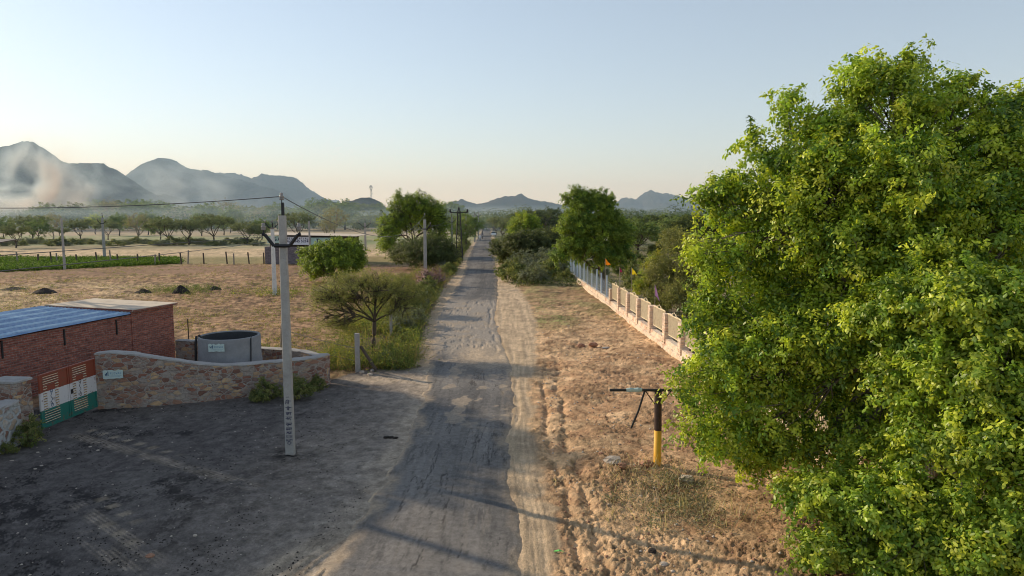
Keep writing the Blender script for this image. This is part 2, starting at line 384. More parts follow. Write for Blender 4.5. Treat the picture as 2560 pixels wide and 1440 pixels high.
def grid_ground():
    ys = [-60, -30, -14, -5, 0, 3, 6]
    y = 8.0
    while y < 11: ys.append(y); y += .2
    while y < 17: ys.append(y); y += .055
    while y < 9000:
        ys.append(y); y += max(.055, y * y / 5200) if y < 400 else y * .09
    ys = np.array(ys)
    uc = np.linspace(-1.02, 1.02, 880)
    u = np.concatenate([[-9, -5, -3, -2, -1.5, -1.25, -1.1], uc, [1.1, 1.25, 1.5, 2, 3, 5, 9]])
    Y, U = np.meshgrid(ys, u, indexing='ij'); X = U * np.maximum(Y, 10)
    Z, Cc = ground(X, Y)
    Z = Z * (1 - ss(150, 300, Y)); r, k = Y.shape
    V = np.stack([X, Y, Z], -1).reshape(-1, 3); i = np.arange((r - 1) * k).reshape(r - 1, k)[:, :-1].ravel()
    Fc = np.stack([i, i + 1, i + k + 1, i + k], -1)
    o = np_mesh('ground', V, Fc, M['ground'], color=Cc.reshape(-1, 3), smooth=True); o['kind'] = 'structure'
    print('ground verts', len(V))
grid_ground()
def gz(x, y): return float(ground(np.array([float(x)]), np.array([float(y)]))[0][0])

def build_road():
    ys = []; y = 6.0
    while y < 400: ys.append(y); y += max(.06, y * y / 5200)
    ys = np.array(ys); t = np.linspace(-1, 1, 130)
    Y, T = np.meshgrid(ys, t, indexing='ij'); cx = (rL(Y) + rR(Y)) / 2; hw = (rR(Y) - rL(Y)) / 2 + .12
    X = cx + T * hw
    n1 = fbm(X * .5, Y * .3, 101, 4); n2 = fbm(X * 2.5, Y * 1.3, 105, 5); n3 = fbm(X * 11, Y * 9, 109, 3)
    e = (1 - np.abs(T)) * hw
    brk = ss(29, 34, Y) * (1 - ss(50, 56, Y))
    z = .012 + .018 * ss(0, .3, e) + (n3 - .5) * .006 + (n2 - .5) * .012
    edge = ss(.0, .55, (n2 - .45) + e * 1.6 - .25 * brk * (T > 0))
    z = z - (1 - edge) * np.where(T < 0, .025, .05)
    hole = ss(.60, .68, n2 * .6 + fbm(X * 1.3, Y * .9, 120, 3) * .5) * brk
    z = z - hole * .05
    # broken step along the right side of the damaged stretch
    step = np.exp(-((X - (rR(Y) - .45 + .35 * (n1 - .5))) / .10) ** 2) * brk; z -= step * .05 * ss(.4, .55, n2)
    c = C(.140, .132, .127) * np.ones(X.shape + (1,))
    c = lerp(c, C(.215, .197, .180), ss(.4, .7, n1))
    seam = ss(-.05, .05, T - .02 - .15 * (n1 - .5)); far = ss(45, 60, Y)
    c = lerp(c, c * .84, seam * far); c = lerp(c, c * .82, ss(.55, .72, fbm(X * 8, Y * .10, 131, 3)) * .7)
    c = lerp(c, C(.07, .065, .063), ss(.60, .68, fbm(X * 9, Y * 1.6, 133, 5, .7)) * .5)
    c = lerp(c, C(.22, .195, .17), ss(.60, .70, fbm(X * 6, Y * .5, 137, 5, .65)) * .5)
    trk = np.exp(-((T + .45) / .2) ** 2) + np.exp(-((T - .45) / .2) ** 2); c = c * (1 + .16 * (trk - .5))[..., None]
    crack = np.abs(fbm(X * 2.6, Y * .22, 171, 5) - .5); c = lerp(c, C(.035, .03, .03), ss(.012, .003, crack) * ss(.45, .6, n1) * .7); z = z - ss(.014, .003, crack) * ss(.45, .6, n1) * .004
    sandc = C(.54, .41, .28)
    sandy = ss(.35, .6, n2 * .5 + n1 * .4 + .25 * brk) * brk
    c = lerp(c, C(.33, .285, .24), sandy * .95)
    c = lerp(c, sandc, np.clip(np.exp(-((Y - 31.5) / 2.5) ** 2) * ss(-.5, .2, T) * (.6 + .6 * n2), 0, .95))
    pt = ss(.60, .66, fbm(X * 1.7, Y * 1.1, 140, 4)) * ss(19, 22, Y) * (1 - ss(50, 56, Y)); c = lerp(c, C(.36, .29, .22), pt * .8)
    c = lerp(c, sandc * .85, ss(.5, .0, e + (n2 - .5) * .9) * np.where(T < 0, .8, .65))
    c = lerp(c, sandc, ss(.10, .0, e + (n3 - .5) * .1))
    k = len(t); r = len(ys); V = np.stack([X, Y, z], -1).reshape(-1, 3); i = np.arange((r - 1) * k).reshape(r - 1, k)[:, :-1].ravel()
    o = np_mesh('road', V, np.stack([i, i + 1, i + k + 1, i + k], -1), M['asphalt'], color=c.reshape(-1, 3), smooth=True); o['kind'] = 'structure'
build_road()

# ------------------------------------------------------------------ hills
def hill_mat():
    m, nt, b, L = new_mat('hill_scrub'); v = geo_pos(nt)
    n = noise(nt, .012, 8, .7, v); n2 = noise(nt, .11, 6, .75, v); n3 = noise(nt, .35, 3, .7, v)
    a = ramp(nt, n.outputs[0], [(.35, (.045, .045, .038)), (.5, (.075, .06, .05)), (.68, (.14, .11, .09))])
    d = ramp(nt, n2.outputs[0], [(.42, (1, 1, 1)), (.56, (0, 0, 0))])
    c = mix(nt, d.outputs[0], a.outputs[0], (.045, .055, .03))
    L.new(mix(nt, ramp(nt, n3.outputs[0], [(.5, (0, 0, 0)), (.62, (.8, .8, .8))]).outputs[0], c, (.05, .06, .035)), b.inputs['Base Color'])
    b.inputs['Roughness'].default_value = 1; b.inputs['Specular IOR Level'].default_value = 0
    bump(nt, b, n2.outputs[0], 1, 14); return m
M['hill'] = hill_mat()
def ridge(D, w, prof, seed, amp=1.0, wf=None):
    """prof: photo pixels of the skyline at distance D"""
    pts = [at(px, py, D) for px, py in prof]; px = [p[0] for p in pts]; pz = [max(0, p[2]) for p in pts]
    x0, x1 = px[0], px[-1]; nx = int(min(520, (x1 - x0) / D * F / 2560 * 1024 / 1.3)); ny = 150
    xs = np.linspace(x0, x1, nx); v = np.linspace(-1, 1, ny); ys = D + np.sign(v) * np.abs(v) ** 1.2 * w * (1.0)
    Y, X = np.meshgrid(ys, xs, indexing='ij'); d = (Y - D) / w
    wob = fbm(X / 230, Y / 230, seed, 5); wx = X + (fbm(X / 260, Y / 260, seed + 3, 4) - .5) * 160 * np.abs(d) * 2
    pr = np.interp(wx, px, pz)
    gul = 1 - np.abs(fbm(X / 90, Y / 190, seed + 9, 5, .55) - .5) * 2
    ax = np.abs(d); sh = (1 - ss(0, 1, ax)) * (1 - .36 * ss(0, .30, ax) * gul * 2 * (1 - ax)) 
    z = pr * np.clip(sh + (wob - .5) * .45 * ss(.04, .3, ax) * (1 - ax), 0, 1.0)
    z += (fbm(X / 9, Y / 9, seed + 20, 3) - .5) * 8 * amp * (z > 4) * D / 1500
    z = np.maximum(z, -3) - ss(.93, 1, ax) * 4
    k = nx; i = np.arange((ny - 1) * k).reshape(ny - 1, k)[:, :-1].ravel()
    o = np_mesh('hill', np.stack([X, Y, z], -1).reshape(-1, 3), np.stack([i, i + 1, i + k + 1, i + k], -1), M['hill'], smooth=False)
    o['kind'] = 'structure'; return o
ridge(1150, 420, [(-700, 545), (-520, 430), (-330, 392), (-150, 372), (-60, 380), (0, 368), (28, 366), (70, 352), (95, 368), (130, 395), (170, 411), (205, 409), (248, 408), (285, 425), (318, 444), (360, 475), (420, 505), (500, 532), (560, 545)], 11)
ridge(1900, 520, [(180, 545), (260, 510), (320, 443), (345, 420), (375, 402), (405, 396), (435, 400), (462, 420), (500, 428), (515, 424), (540, 436), (600, 450), (700, 480), (760, 520), (800, 545)], 23)
ridge(2300, 500, [(420, 545), (500, 440), (540, 434), (575, 432), (605, 438), (628, 448), (655, 436), (700, 440), (735, 444), (765, 470), (800, 492), (825, 506), (850, 520), (880, 545)], 31)
ridge(3200, 500, [(700, 545), (780, 478), (800, 490), (822, 502), (846, 500), (860, 520), (900, 545)], 37)
ridge(900, 200, [(700, 546), (740, 528), (790, 508), (815, 502), (850, 507), (880, 502), (900, 496), (925, 495), (945, 503), (960, 516), (985, 535), (1010, 546)], 43, .8)
ridge(1700, 420, [(1040, 546), (1100, 520), (1125, 508), (1156, 499), (1170, 505), (1192, 512), (1215, 508), (1245, 496), (1262, 491), (1280, 493), (1303, 485), (1318, 495), (1345, 503), (1385, 509), (1440, 520), (1500, 530), (1540, 546)], 53)
ridge(2500, 420, [(1480, 546), (1535, 507), (1562, 494), (1590, 500), (1610, 484), (1627, 477), (1645, 484), (1668, 484), (1700, 492), (1735, 508), (1765, 523), (1800, 546)], 61)
ridge(4200, 500, [(1700, 546), (1755, 518), (1778, 512), (1800, 522), (2000, 530), (2300, 520), (2560, 525), (2800, 546)], 67)

# ------------------------------------------------------------------ haze and smoke (real volumes)
def haze():
    m = bpy.data.materials.new('dusty_air'); m.use_nodes = True; nt = m.node_tree
    nt.nodes.remove(nt.nodes['Principled BSDF'])
    v = nt.nodes.new('ShaderNodeVolumeScatter'); v.inputs['Color'].default_value = (.55, .77, 1.0, 1)
    v.inputs['Density'].default_value = HAZE; v.inputs['Anisotropy'].default_value = .1
    nt.links.new(v.outputs[0], nt.nodes['Material Output'].inputs['Volume'])
    mb = MB(); mb.box((0, 3375, 150), (12000, 6550, 320)); o = mb.build('haze', m); o['kind'] = 'structure'
HAZE = .00030
haze()
# ------------------------------------------------------------------ masonry materials
def brick_mat(name, c1, c2, mortar, sx, sy, axis, wash=None, msize=.012):
    """axis: unit vector along the wall; bricks run along it and up"""
    m, nt, b, L = new_mat(name); p = geo_pos(nt)
    dot = N(nt, 'ShaderNodeVectorMath', operation='DOT_PRODUCT'); L.new(p, dot.inputs[0]); dot.inputs[1].default_value = axis
    sep = nt.nodes.new('ShaderNodeSeparateXYZ'); L.new(p, sep.inputs[0]); cb = nt.nodes.new('ShaderNodeCombineXYZ')
    L.new(dot.outputs['Value'], cb.inputs[0]); L.new(sep.outputs[2], cb.inputs[1])
    wob = noise(nt, 3, 3, .6, p); ad = N(nt, 'ShaderNodeVectorMath', operation='MULTIPLY_ADD')
    L.new(wob.outputs['Color'], ad.inputs[0]); ad.inputs[1].default_value = (.03, .03, 0); L.new(cb.outputs[0], ad.inputs[2])
    t = N(nt, 'ShaderNodeTexBrick', Scale=1.0); t.inputs['Color1'].default_value = (*c1, 1); t.inputs['Color2'].default_value = (*c2, 1)
    t.inputs['Mortar'].default_value = (*mortar, 1); t.inputs['Brick Width'].default_value = sx; t.inputs['Row Height'].default_value = sy
    t.inputs['Mortar Size'].default_value = msize; t.inputs['Mortar Smooth'].default_value = .3; t.inputs['Bias'].default_value = 0
    L.new(ad.outputs[0], t.inputs['Vector'])
    n = noise(nt, 1.3, 7, .7, p); n2 = noise(nt, 9, 5, .7, p)
    mps = nt.nodes.new('ShaderNodeMapping'); mps.inputs['Scale'].default_value = (1.1, 9, 1); L.new(cb.outputs[0], mps.inputs[0]); n4 = noise(nt, 1.6, 6, .75, mps.outputs[0])
    c = mix(nt, .8, t.outputs['Color'], ramp(nt, n2.outputs[0], [(.3, (.55, .5, .48)), (.7, (1.25, 1.2, 1.2))]).outputs[0], 'MULTIPLY')
    c = mix(nt, .9, c, ramp(nt, n4.outputs[0], [(.36, (.40, .38, .38)), (.5, (1, 1, 1)), (.66, (1.5, 1.45, 1.4))]).outputs[0], 'MULTIPLY')
    c = mix(nt, ramp(nt, n.outputs[0], [(.5, (0, 0, 0)), (.72, (.55, .55, .55))]).outputs[0], c, wash or tuple(x * .6 for x in c1))
    L.new(c, b.inputs['Base Color']); b.inputs['Roughness'].default_value = .95
    inv = N(nt, 'ShaderNodeMath', operation='SUBTRACT'); inv.inputs[0].default_value = 1; L.new(t.outputs['Fac'], inv.inputs[1])
    ad2 = N(nt, 'ShaderNodeMath', operation='ADD'); L.new(inv.outputs[0], ad2.inputs[0]); L.new(n2.outputs[0], ad2.inputs[1])
    bump(nt, b, ad2.outputs[0], .8, .02); return m
def rubble_mat(name, scale=2.6, flat=1.7, grey=(.30, .285, .28), gap=.10, stones=None):
    """random stones set in broad cement mortar"""
    m, nt, b, L = new_mat(name); p = geo_pos(nt)
    mp = nt.nodes.new('ShaderNodeMapping'); mp.inputs['Scale'].default_value = (1, 1, flat); L.new(p, mp.inputs[0])
    wob = noise(nt, 2.2, 4, .6, p); ad = N(nt, 'ShaderNodeVectorMath', operation='MULTIPLY_ADD')
    L.new(wob.outputs['Color'], ad.inputs[0]); ad.inputs[1].default_value = (.35, .35, .35); L.new(mp.outputs[0], ad.inputs[2])
    v1 = N(nt, 'ShaderNodeTexVoronoi', feature='DISTANCE_TO_EDGE', Scale=scale); v2 = N(nt, 'ShaderNodeTexVoronoi', feature='F1', Scale=scale)
    L.new(ad.outputs[0], v1.inputs['Vector']); L.new(ad.outputs[0], v2.inputs['Vector'])
    sp = nt.nodes.new('ShaderNodeSeparateColor'); L.new(v2.outputs['Color'], sp.inputs[0])
    st = stones or [(.0, (.17, .085, .07)), (.2, (.30, .17, .12)), (.4, (.22, .15, .13)), (.55, (.40, .27, .17)), (.7, (.24, .11, .08)), (.85, (.48, .32, .19)), (1, (.28, .24, .22))]
    r = ramp(nt, sp.outputs[0], st); r.color_ramp.interpolation = 'CONSTANT'
    n = noise(nt, 12, 6, .7, p); n3 = noise(nt, 1.4, 6, .7, p)
    sc = mix(nt, .7, r.outputs[0], ramp(nt, n.outputs[0], [(.3, (.6, .6, .6)), (.7, (1.3, 1.3, 1.3))]).outputs[0], 'MULTIPLY')
    gc = mix(nt, .7, grey, ramp(nt, n.outputs[0], [(.3, (.65, .65, .65)), (.7, (1.25, 1.25, 1.25))]).outputs[0], 'MULTIPLY')
    e = ramp(nt, v1.outputs['Distance'], [(gap * .6, (0, 0, 0)), (gap * 1.3, (1, 1, 1))])
    pat = ramp(nt, n3.outputs[0], [(.42, (1, 1, 1)), (.58, (0, 0, 0))])      # cement smeared over whole stones
    sm = ramp(nt, sp.outputs[1], [(.45, (1, 1, 1)), (.5, (0, 0, 0))])
    k = mix(nt, 1.0, e.outputs[0], mix(nt, sm.outputs[0], pat.outputs[0], (1, 1, 1)), 'MULTIPLY')
    L.new(mix(nt, k, gc, sc), b.inputs['Base Color']); b.inputs['Roughness'].default_value = .95
    a2 = N(nt, 'ShaderNodeMath', operation='MULTIPLY_ADD'); L.new(n.outputs[0], a2.inputs[0]); a2.inputs[1].default_value = .5; L.new(e.outputs[0], a2.inputs[2])
    bump(nt, b, a2.outputs[0], .8, .03); return m
ax = Vector((2.2, 7.7, 0)).normalized()
M['brick'] = brick_mat('red_brick', (.42, .145, .095), (.27, .085, .062), (.33, .23, .19), .23, .085, tuple(ax), wash=(.22, .11, .09))
M['brick_x'] = brick_mat('red_brick_side', (.42, .145, .095), (.27, .085, .062), (.33, .23, .19), .23, .085, (1, 0, 0), wash=(.22, .11, .09))
M['pillar'] = brick_mat('sandstone_courses', (.80, .63, .46), (.64, .44, .31), (.76, .63, .50), .30, .12, (.7, .7, 0), wash=(.62, .50, .40), msize=.02)
M['rubble'] = rubble_mat('rubble_wall', 3.9, 2.0, (.35, .295, .25), .07, [(.0, (.20, .10, .07)), (.2, (.33, .18, .12)), (.4, (.24, .15, .12)), (.55, (.42, .27, .16)), (.7, (.27, .12, .08)), (.88, (.52, .34, .19)), (1, (.28, .24, .22))])
M['rubble_end'] = rubble_mat('rubble_wall_whitened', 2.8, 1.4, (.40, .40, .39), .12, [(.0, (.40, .30, .22)), (.3, (.42, .40, .37)), (.5, (.26, .14, .10)), (.75, (.52, .42, .32)), (1, (.3, .3, .3))])
M['plinth'] = rubble_mat('sandstone_plinth', 1.9, 1.6, (.74, .60, .46), .07, [(0, (.74, .54, .38)), (.3, (.62, .40, .28)), (.55, (.80, .62, .46)), (.8, (.60, .40, .27)), (1, (.5, .34, .24))])
M['shopwall'] = brick_mat('grey_block_wall', (.22, .19, .20), (.17, .15, .16), (.25, .23, .23), .45, .22, (1, 0, 0), wash=(.27, .24, .25))

def strokes(mb, lines, o, ux, uz, nrm, s, w):
    """flat painted strokes: lines of (x,y) in a unit cell, o origin, s size"""
    o = np.array(o, float); ux = np.array(ux, float); uz = np.array(uz, float); nrm = np.array(nrm, float)
    for ln in lines:
        for i, (a, b) in enumerate(zip(ln[:-1], ln[1:])):
            a = np.array(a, float) * s; b = np.array(b, float) * s; d = b - a; l = np.hypot(*d)
            if l < 1e-6: continue
            d = d / l; n = np.array([-d[1], d[0]]) * w / 2; a = a - d * w * .35; b = b + d * w * .35
            q = [a - n, b - n, b + n, a + n]; off = nrm * (.0006 * (i % 3))
            mb.add([tuple(o + ux * x + uz * y + off) for x, y in q], [(0, 1, 2, 3)])
GL = {  # hand lettering, x 0..1, y 0..1
 'vi': [[(0, .78), (1, .78)], [(.62, .78), (.62, .0)], [(.62, .5), (.42, .55), (.3, .4), (.4, .22), (.62, .3)], [(.12, .78), (.12, .05)], [(.12, .78), (.3, 1.05), (.55, .95), (.62, .8)]],
 've': [[(0, .78), (1, .78)], [(.65, .78), (.65, .0)], [(.65, .5), (.42, .55), (.28, .4), (.4, .2), (.65, .3)], [(.65, .8), (.45, 1.05), (.3, .98)]],
 'kaa': [[(0, .8), (1, .8)], [(.45, .8), (.45, .0)], [(.45, .5), (.2, .55), (.12, .35), (.3, .22), (.45, .4), (.6, .55), (.7, .4), (.62, .2)], [(.9, .8), (.9, .05)]],
 'nand': [[(0, .85), (1, .85)], [(.3, .85), (.3, .1)], [(.02, .45), (.3, .45)], [(.35, .5), (.55, .5)], [(.58, .85), (.58, .15)], [(.95, .85), (.95, .6), (.75, .55), (.72, .35), (.88, .25), (1.0, .0)]],
 'skool': [[(0, .85), (1, .85)], [(.1, .85), (.22, .6), (.05, .45), (.25, .15)], [(.2, .5), (.5, .5)], [(.5, .85), (.5, .1)], [(.5, .5), (.36, .35), (.5, .25), (.66, .5), (.6, .3)], [(.5, .1), (.35, -.05), (.6, -.2)], [(.74, .2), (.72, .5), (.82, .5), (.82, .3), (.95, .45), (.95, .85), (.95, .1)]],
 'kish': [[(0, .85), (1, .85)], [(.1, .85), (.1, .1)], [(.3, .85), (.3, .05)], [(.3, .5), (.18, .4), (.3, .25), (.42, .5), (.4, .3)], [(.5, .7), (.6, .5), (.5, .35), (.65, .15)], [(.7, .85), (.7, .1)], [(.76, .45), (.95, .45)], [(.95, .85), (.95, .1)]],
 'gadh': [[(0, .85), (1, .85)], [(.1, .3), (.18, .7), (.28, .5), (.28, .85)], [(.4, .85), (.4, .1)], [(.75, .85), (.75, .65), (.95, .5), (.85, .2), (.6, .2), (.58, .45), (.75, .45)]],
 '0': [[(.1, 0), (.7, 0), (.7, 1), (.1, 1), (.1, 0)]], '1': [[(.4, 0), (.4, 1)]], '2': [[(.1, 1), (.7, 1), (.7, .5), (.1, .1), (.75, 0)]],
 '3': [[(.1, 1), (.7, 1), (.3, .55), (.7, .3), (.1, 0)]], '4': [[(.6, 0), (.6, 1), (.05, .35), (.8, .35)]],
 '5': [[(.7, 1), (.15, 1), (.12, .55), (.7, .5), (.65, .1), (.1, 0)]], '6': [[(.65, 1), (.15, .6), (.1, .1), (.6, 0), (.7, .4), (.15, .5)]],
 '7': [[(.05, 1), (.75, 1), (.3, 0)]], '8': [[(.4, .55), (.1, .8), (.4, 1), (.7, .8), (.1, .2), (.4, 0), (.7, .2), (.4, .55)]],
 '9': [[(.7, .6), (.2, .5), (.12, .9), (.6, 1), (.7, .6), (.6, 0)]],
 'S': [[(.75, .95), (.15, .95), (.1, .6), (.75, .45), (.7, .05), (.05, .05)]], 'A': [[(0, 0), (.4, 1), (.8, 0)], [(.15, .35), (.65, .35)]],
 'T': [[(0, 1), (.8, 1)], [(.4, 1), (.4, 0)]], 'M': [[(0, 0), (0, 1), (.4, .4), (.8, 1), (.8, 0)]], 'o': [[(.1, 0), (.7, 0), (.7, .6), (.1, .6), (.1, 0)]],
 'b': [[(.1, 1), (.1, 0), (.7, 0), (.7, .6), (.1, .6)]], '.': [[(.2, 0), (.2, .08)]], 'R': [[(.05, 0), (.05, 1), (.65, 1), (.65, .55), (.05, .5), (.7, 0)]],
 'E': [[(.7, 0), (.05, 0), (.05, 1), (.7, 1)], [(.05, .5), (.55, .5)]], 'D': [[(.05, 0), (.05, 1), (.6, .85), (.65, .15), (.05, 0)]], 'N': [[(.05, 0), (.05, 1), (.65, 0), (.65, 1)]],
 'U': [[(.05, 1), (.05, .1), (.65, .1), (.65, 1)]], 'W': [[(0, 1), (.2, 0), (.4, .6), (.6, 0), (.8, 1)]], 'L': [[(.05, 1), (.05, 0), (.6, 0)]], 'I': [[(.3, 0), (.3, 1)]], 'J': [[(.6, 1), (.6, .1), (.1, .1)]],
}

# ------------------------------------------------------------------ brick building with the blue roof
def brick_building():
    A = np.array([-15.4, 30.7]); d = np.array([-2.2, -7.7]) / np.hypot(2.2, 7.7); B = A + d * 2.34; E = A + d * 17
    nrm = np.array([-d[1], d[0]]); nrm = nrm if nrm[0] > 0 else -nrm     # outward, towards +X
    rz = math.atan2(d[1], d[0])
    t = thing('brick_building', 'long red brick shed with sloping blue sheet roof and flat concrete roofed end', 'building', (A[0], A[1], 0))
    L0 = (A[0], A[1], 0)
    def seg(p, q, th, h0, h1, mb, out=0.0):
        """wall from p to q, outer face on the nrm side"""
        p = p + nrm * out; q = q + nrm * out; a = p - nrm * th; b = q - nrm * th
        mb.add([(p[0], p[1], -.1), (q[0], q[1], -.1), (b[0], b[1], -.1), (a[0], a[1], -.1), (p[0], p[1], h0), (q[0], q[1], h1), (b[0], b[1], h1), (a[0], a[1], h0)],
               [(3, 2, 1, 0), (4, 5, 6, 7), (0, 1, 5, 4), (1, 2, 6, 5), (2, 3, 7, 6), (3, 0, 4, 7)])
    w = MB(L0); seg(A, B, .23, 2.5, 2.5, w, .03)
    bk = 4.6
    w.build('end_room_wall', M['brick'], t)
    w = MB(L0); seg(B, E, .23, 2.38, 2.15, w); w.build('long_wall', M['brick'], t)
    # the two cross walls and the rear wall
    w = MB(L0)
    for P_, hh in ((A, 2.5), (B, 2.45), (E, 2.1)):
        p = P_ - nrm * .24; q = P_ - nrm * bk; m_ = (p + q) / 2; s_ = -1 if P_ is A else 1
        w.box((m_[0] - d[0] * .12 * (-1 if P_ is A else 0) , m_[1] - d[1] * .12 * (-1 if P_ is A else 0), hh / 2 - .05), (.22, bk - .26, hh), math.atan2(nrm[1], nrm[0]) - R(90))
    m_ = (A + E) / 2 - nrm * bk; w.box((m_[0], m_[1], 1.0), (16.9, .22, 2.2), rz)
    w.build('cross_wall', M['brick_x'], t)
    for f in np.linspace(3.1, 15, 6):
        pr = MB(L0); p = A + d * f + nrm * .02; pr.box((p[0], p[1], 2.0 - f * .008), (.05, .045, .62), rz); pr.build('roof_tie', M['iron'], t)
    s = MB(L0); a0 = A + nrm * .16 - d * .14; b0 = B + nrm * .16 + d * .06; bb = 4.75
    pts = [a0, b0, b0 - nrm * bb, a0 - nrm * bb]
    zt = (2.6, 2.6, 2.64, 2.64)
    s.add([(p[0], p[1], z - .09) for p, z in zip(pts, zt)] + [(p[0], p[1], z) for p, z in zip(pts, zt)],
          [(3, 2, 1, 0), (4, 5, 6, 7), (0, 1, 5, 4), (1, 2, 6, 5), (2, 3, 7, 6), (3, 0, 4, 7)])
    s.build('concrete_roof', M['slab'], t)
    e = MB(L0)   # brick edging course under the slab lip
    m_ = (a0 + b0) / 2 + nrm * .015; e.box((m_[0], m_[1], 2.545), (2.5, .03, .06), rz)
    m_ = b0 - nrm * bb / 2 + d * .02; e.box((m_[0], m_[1], 2.56), (.04, bb, .085), rz)
    e.build('roof_edging', M['brick'], t)
    # corrugated sheet roof: ribs run along the shed, one strip per rib profile
    vs = []; fs = []; ee = B + d * .08; L_ = 14.5; pit = 4.9; nr = 26; prof_ = []
    for i in range(nr):
        for du, h in ((0, 0), (.35, 0), (.45, .065), (.62, .065), (.72, 0)): prof_.append(((i + du) / nr, h))
    prof_.append((1, 0)); k = len(prof_); st = np.linspace(0, L_, 12)
    for j, f in enumerate(st):
        for fr, h in prof_:
            q = ee + d * f + nrm * (.14 - fr * pit); vs.append((q[0], q[1], 2.44 - .016 * f + fr * .10 + h + .006 * math.sin(f * 2.1 + fr * 3) + .004 * (j % 2)))
    for j in range(len(st) - 1):
        for i in range(k - 1): fs.append((j * k + i, j * k + i + 1, (j + 1) * k + i + 1, (j + 1) * k + i))
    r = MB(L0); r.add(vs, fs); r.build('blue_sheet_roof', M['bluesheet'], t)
m, nt, b, L = new_mat('blue_sheet'); v = geo_pos(nt); 
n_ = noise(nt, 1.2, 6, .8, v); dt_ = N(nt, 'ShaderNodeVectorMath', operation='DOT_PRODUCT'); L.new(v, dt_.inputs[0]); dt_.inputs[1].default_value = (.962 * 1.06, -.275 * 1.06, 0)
fr_ = N(nt, 'ShaderNodeMath', operation='FRACT'); L.new(dt_.outputs['Value'], fr_.inputs[0]); rb_ = ramp(nt, fr_.outputs[0], [(0, (1.9, 1.7, 1.35)), (.22, (1.6, 1.5, 1.25)), (.3, (.55, .6, .7)), (.42, (.95, .97, 1))])  # pale and dark stripes paint the highlight and shade of the ribs
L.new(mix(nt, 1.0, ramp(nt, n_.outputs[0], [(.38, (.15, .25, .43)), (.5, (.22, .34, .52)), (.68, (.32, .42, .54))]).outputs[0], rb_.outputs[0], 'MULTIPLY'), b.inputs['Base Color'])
b.inputs['Roughness'].default_value = .38; M['bluesheet'] = m
brick_building()

# ------------------------------------------------------------------ rubble walls of the yard
def wall_strip(name, label, pts, th, mat, hf, cap=.07, nseg=None, close_end=True, seed=0, rnd=None):
    """a wall along pts (x,y) with height hf(s 0..1); uneven faces; cement cap as a part"""
    P_ = np.array(pts, float); dl = np.r_[0, np.cumsum(np.hypot(*np.diff(P_, axis=0).T))]; Lg = dl[-1]; n = nseg or max(6, int(Lg / .22))
    s = np.linspace(0, Lg, n); X = np.interp(s, dl, P_[:, 0]); Y = np.interp(s, dl, P_[:, 1])
    T = np.gradient(np.stack([X, Y], 1), axis=0); T /= np.hypot(T[:, 0], T[:, 1])[:, None]; Nn = np.stack([-T[:, 1], T[:, 0]], 1)
    t = thing(name, label, 'wall', (X[0], Y[0], 0)); hs = np.array([hf(v / Lg) for v in s]); zs = np.linspace(0, 1, 7)
    q = np.random.default_rng(seed); V = []; 
    for side in (-1, 1):
        for zf in zs:
            off = (q.random(n) - .5) * .035 * (0 < zf); w = th / 2 * (1.06 - .08 * zf)
            V.append(np.stack([X + Nn[:, 0] * side * (w + off), Y + Nn[:, 1] * side * (w + off), -.12 + (hs - cap + .12) * zf], 1))
    V = np.concatenate(V); F_ = []; m = len(zs)
    for sd in range(2):
        for j in range(m - 1):
            b0 = (sd * m + j) * n
            for i in range(n - 1):
                f = (b0 + i, b0 + i + 1, b0 + n + i + 1, b0 + n + i); F_.append(f if sd == 0 else f[::-1])
    for e in (0, n - 1):
        for j in range(m - 1): F_.append((j * n + e, (j + 1) * n + e, (m + j + 1) * n + e, (m + j) * n + e))
    mb = MB((X[0], Y[0], 0)); mb.add([tuple(p) for p in V], F_); mb.build('masonry', mat, t)
    if cap:
        CV = []; 
        prof = ((-1.05, 0), (-1.0, .8), (-.55, 1.15), (.5, 1.0), (1.0, .75), (1.05, 0))
        for sd, zz in prof:
            w = th / 2; off = (q.random(n) - .5) * .04; zo = (q.random(n) - .5) * .03 * (zz > 0)
            CV.append(np.stack([X + Nn[:, 0] * (sd * w + off * np.sign(sd)), Y + Nn[:, 1] * (sd * w + off * np.sign(sd)), hs - cap + cap * zz + zo], 1))
        CV = np.concatenate(CV); k = len(prof); CF = [(j * n + i, j * n + i + 1, (j + 1) * n + i + 1, (j + 1) * n + i) for j in range(k - 1) for i in range(n - 1)]
        CF += [tuple(j * n + e for j in range(k)) for e in (0, n - 1)]
        mb = MB((X[0], Y[0], 0)); mb.add([tuple(p) for p in CV], CF); mb.build('cement_cap', M['cap'], t)
    return t
def hmain(s): return float(np.interp(s, [0, .06, .14, .38, .50, .60, 1.0], [1.93, 1.95, 1.88, 1.42, 1.24, 1.22, 1.2]))
front_pts = [(-14.05, 22.75), (-12.6, 23.05), (-11.1, 23.65), (-9.6, 24.35), (-8.2, 25.1), (-7.45, 25.6), (-7.3, 26.2)]
front_wall = wall_strip('rubble_wall', 'long curving rubble stone wall with cement coping beside the gate, higher at its gate end', front_pts, .42, M['rubble'], hmain, seed=3, cap=.055)
wall_strip('rubble_wall', 'low rough stone wall behind the round cement tank', [(-7.5, 26.7), (-8.6, 27.6), (-10.2, 28.5), (-12.6, 29.4), (-15.0, 30.25)], .34, M['rubble'], lambda s: .98 + .05 * math.sin(s * 9), seed=5, cap=.04)
wall_strip('rubble_wall', 'whitewashed low stone wall left of the stone gate pillar', [(-14.35, 19.1), (-14.3, 17.5), (-14.1, 15.5), (-14.0, 13)], .5, M['rubble_end'], lambda s: 1.28 - .1 * s, seed=7)
mb = MB((-14.78, 19.75, 0)); gp = thing('gate_pillar', 'thick square stone pillar with flat cement top left of the gate', 'pillar', (-14.78, 19.75, 0))
mb.rbox((-14.78, 19.7, .80), (.86, .62, 1.75), R(-6), .03, .02, 4); mb.build('masonry', M['rubble'], gp)
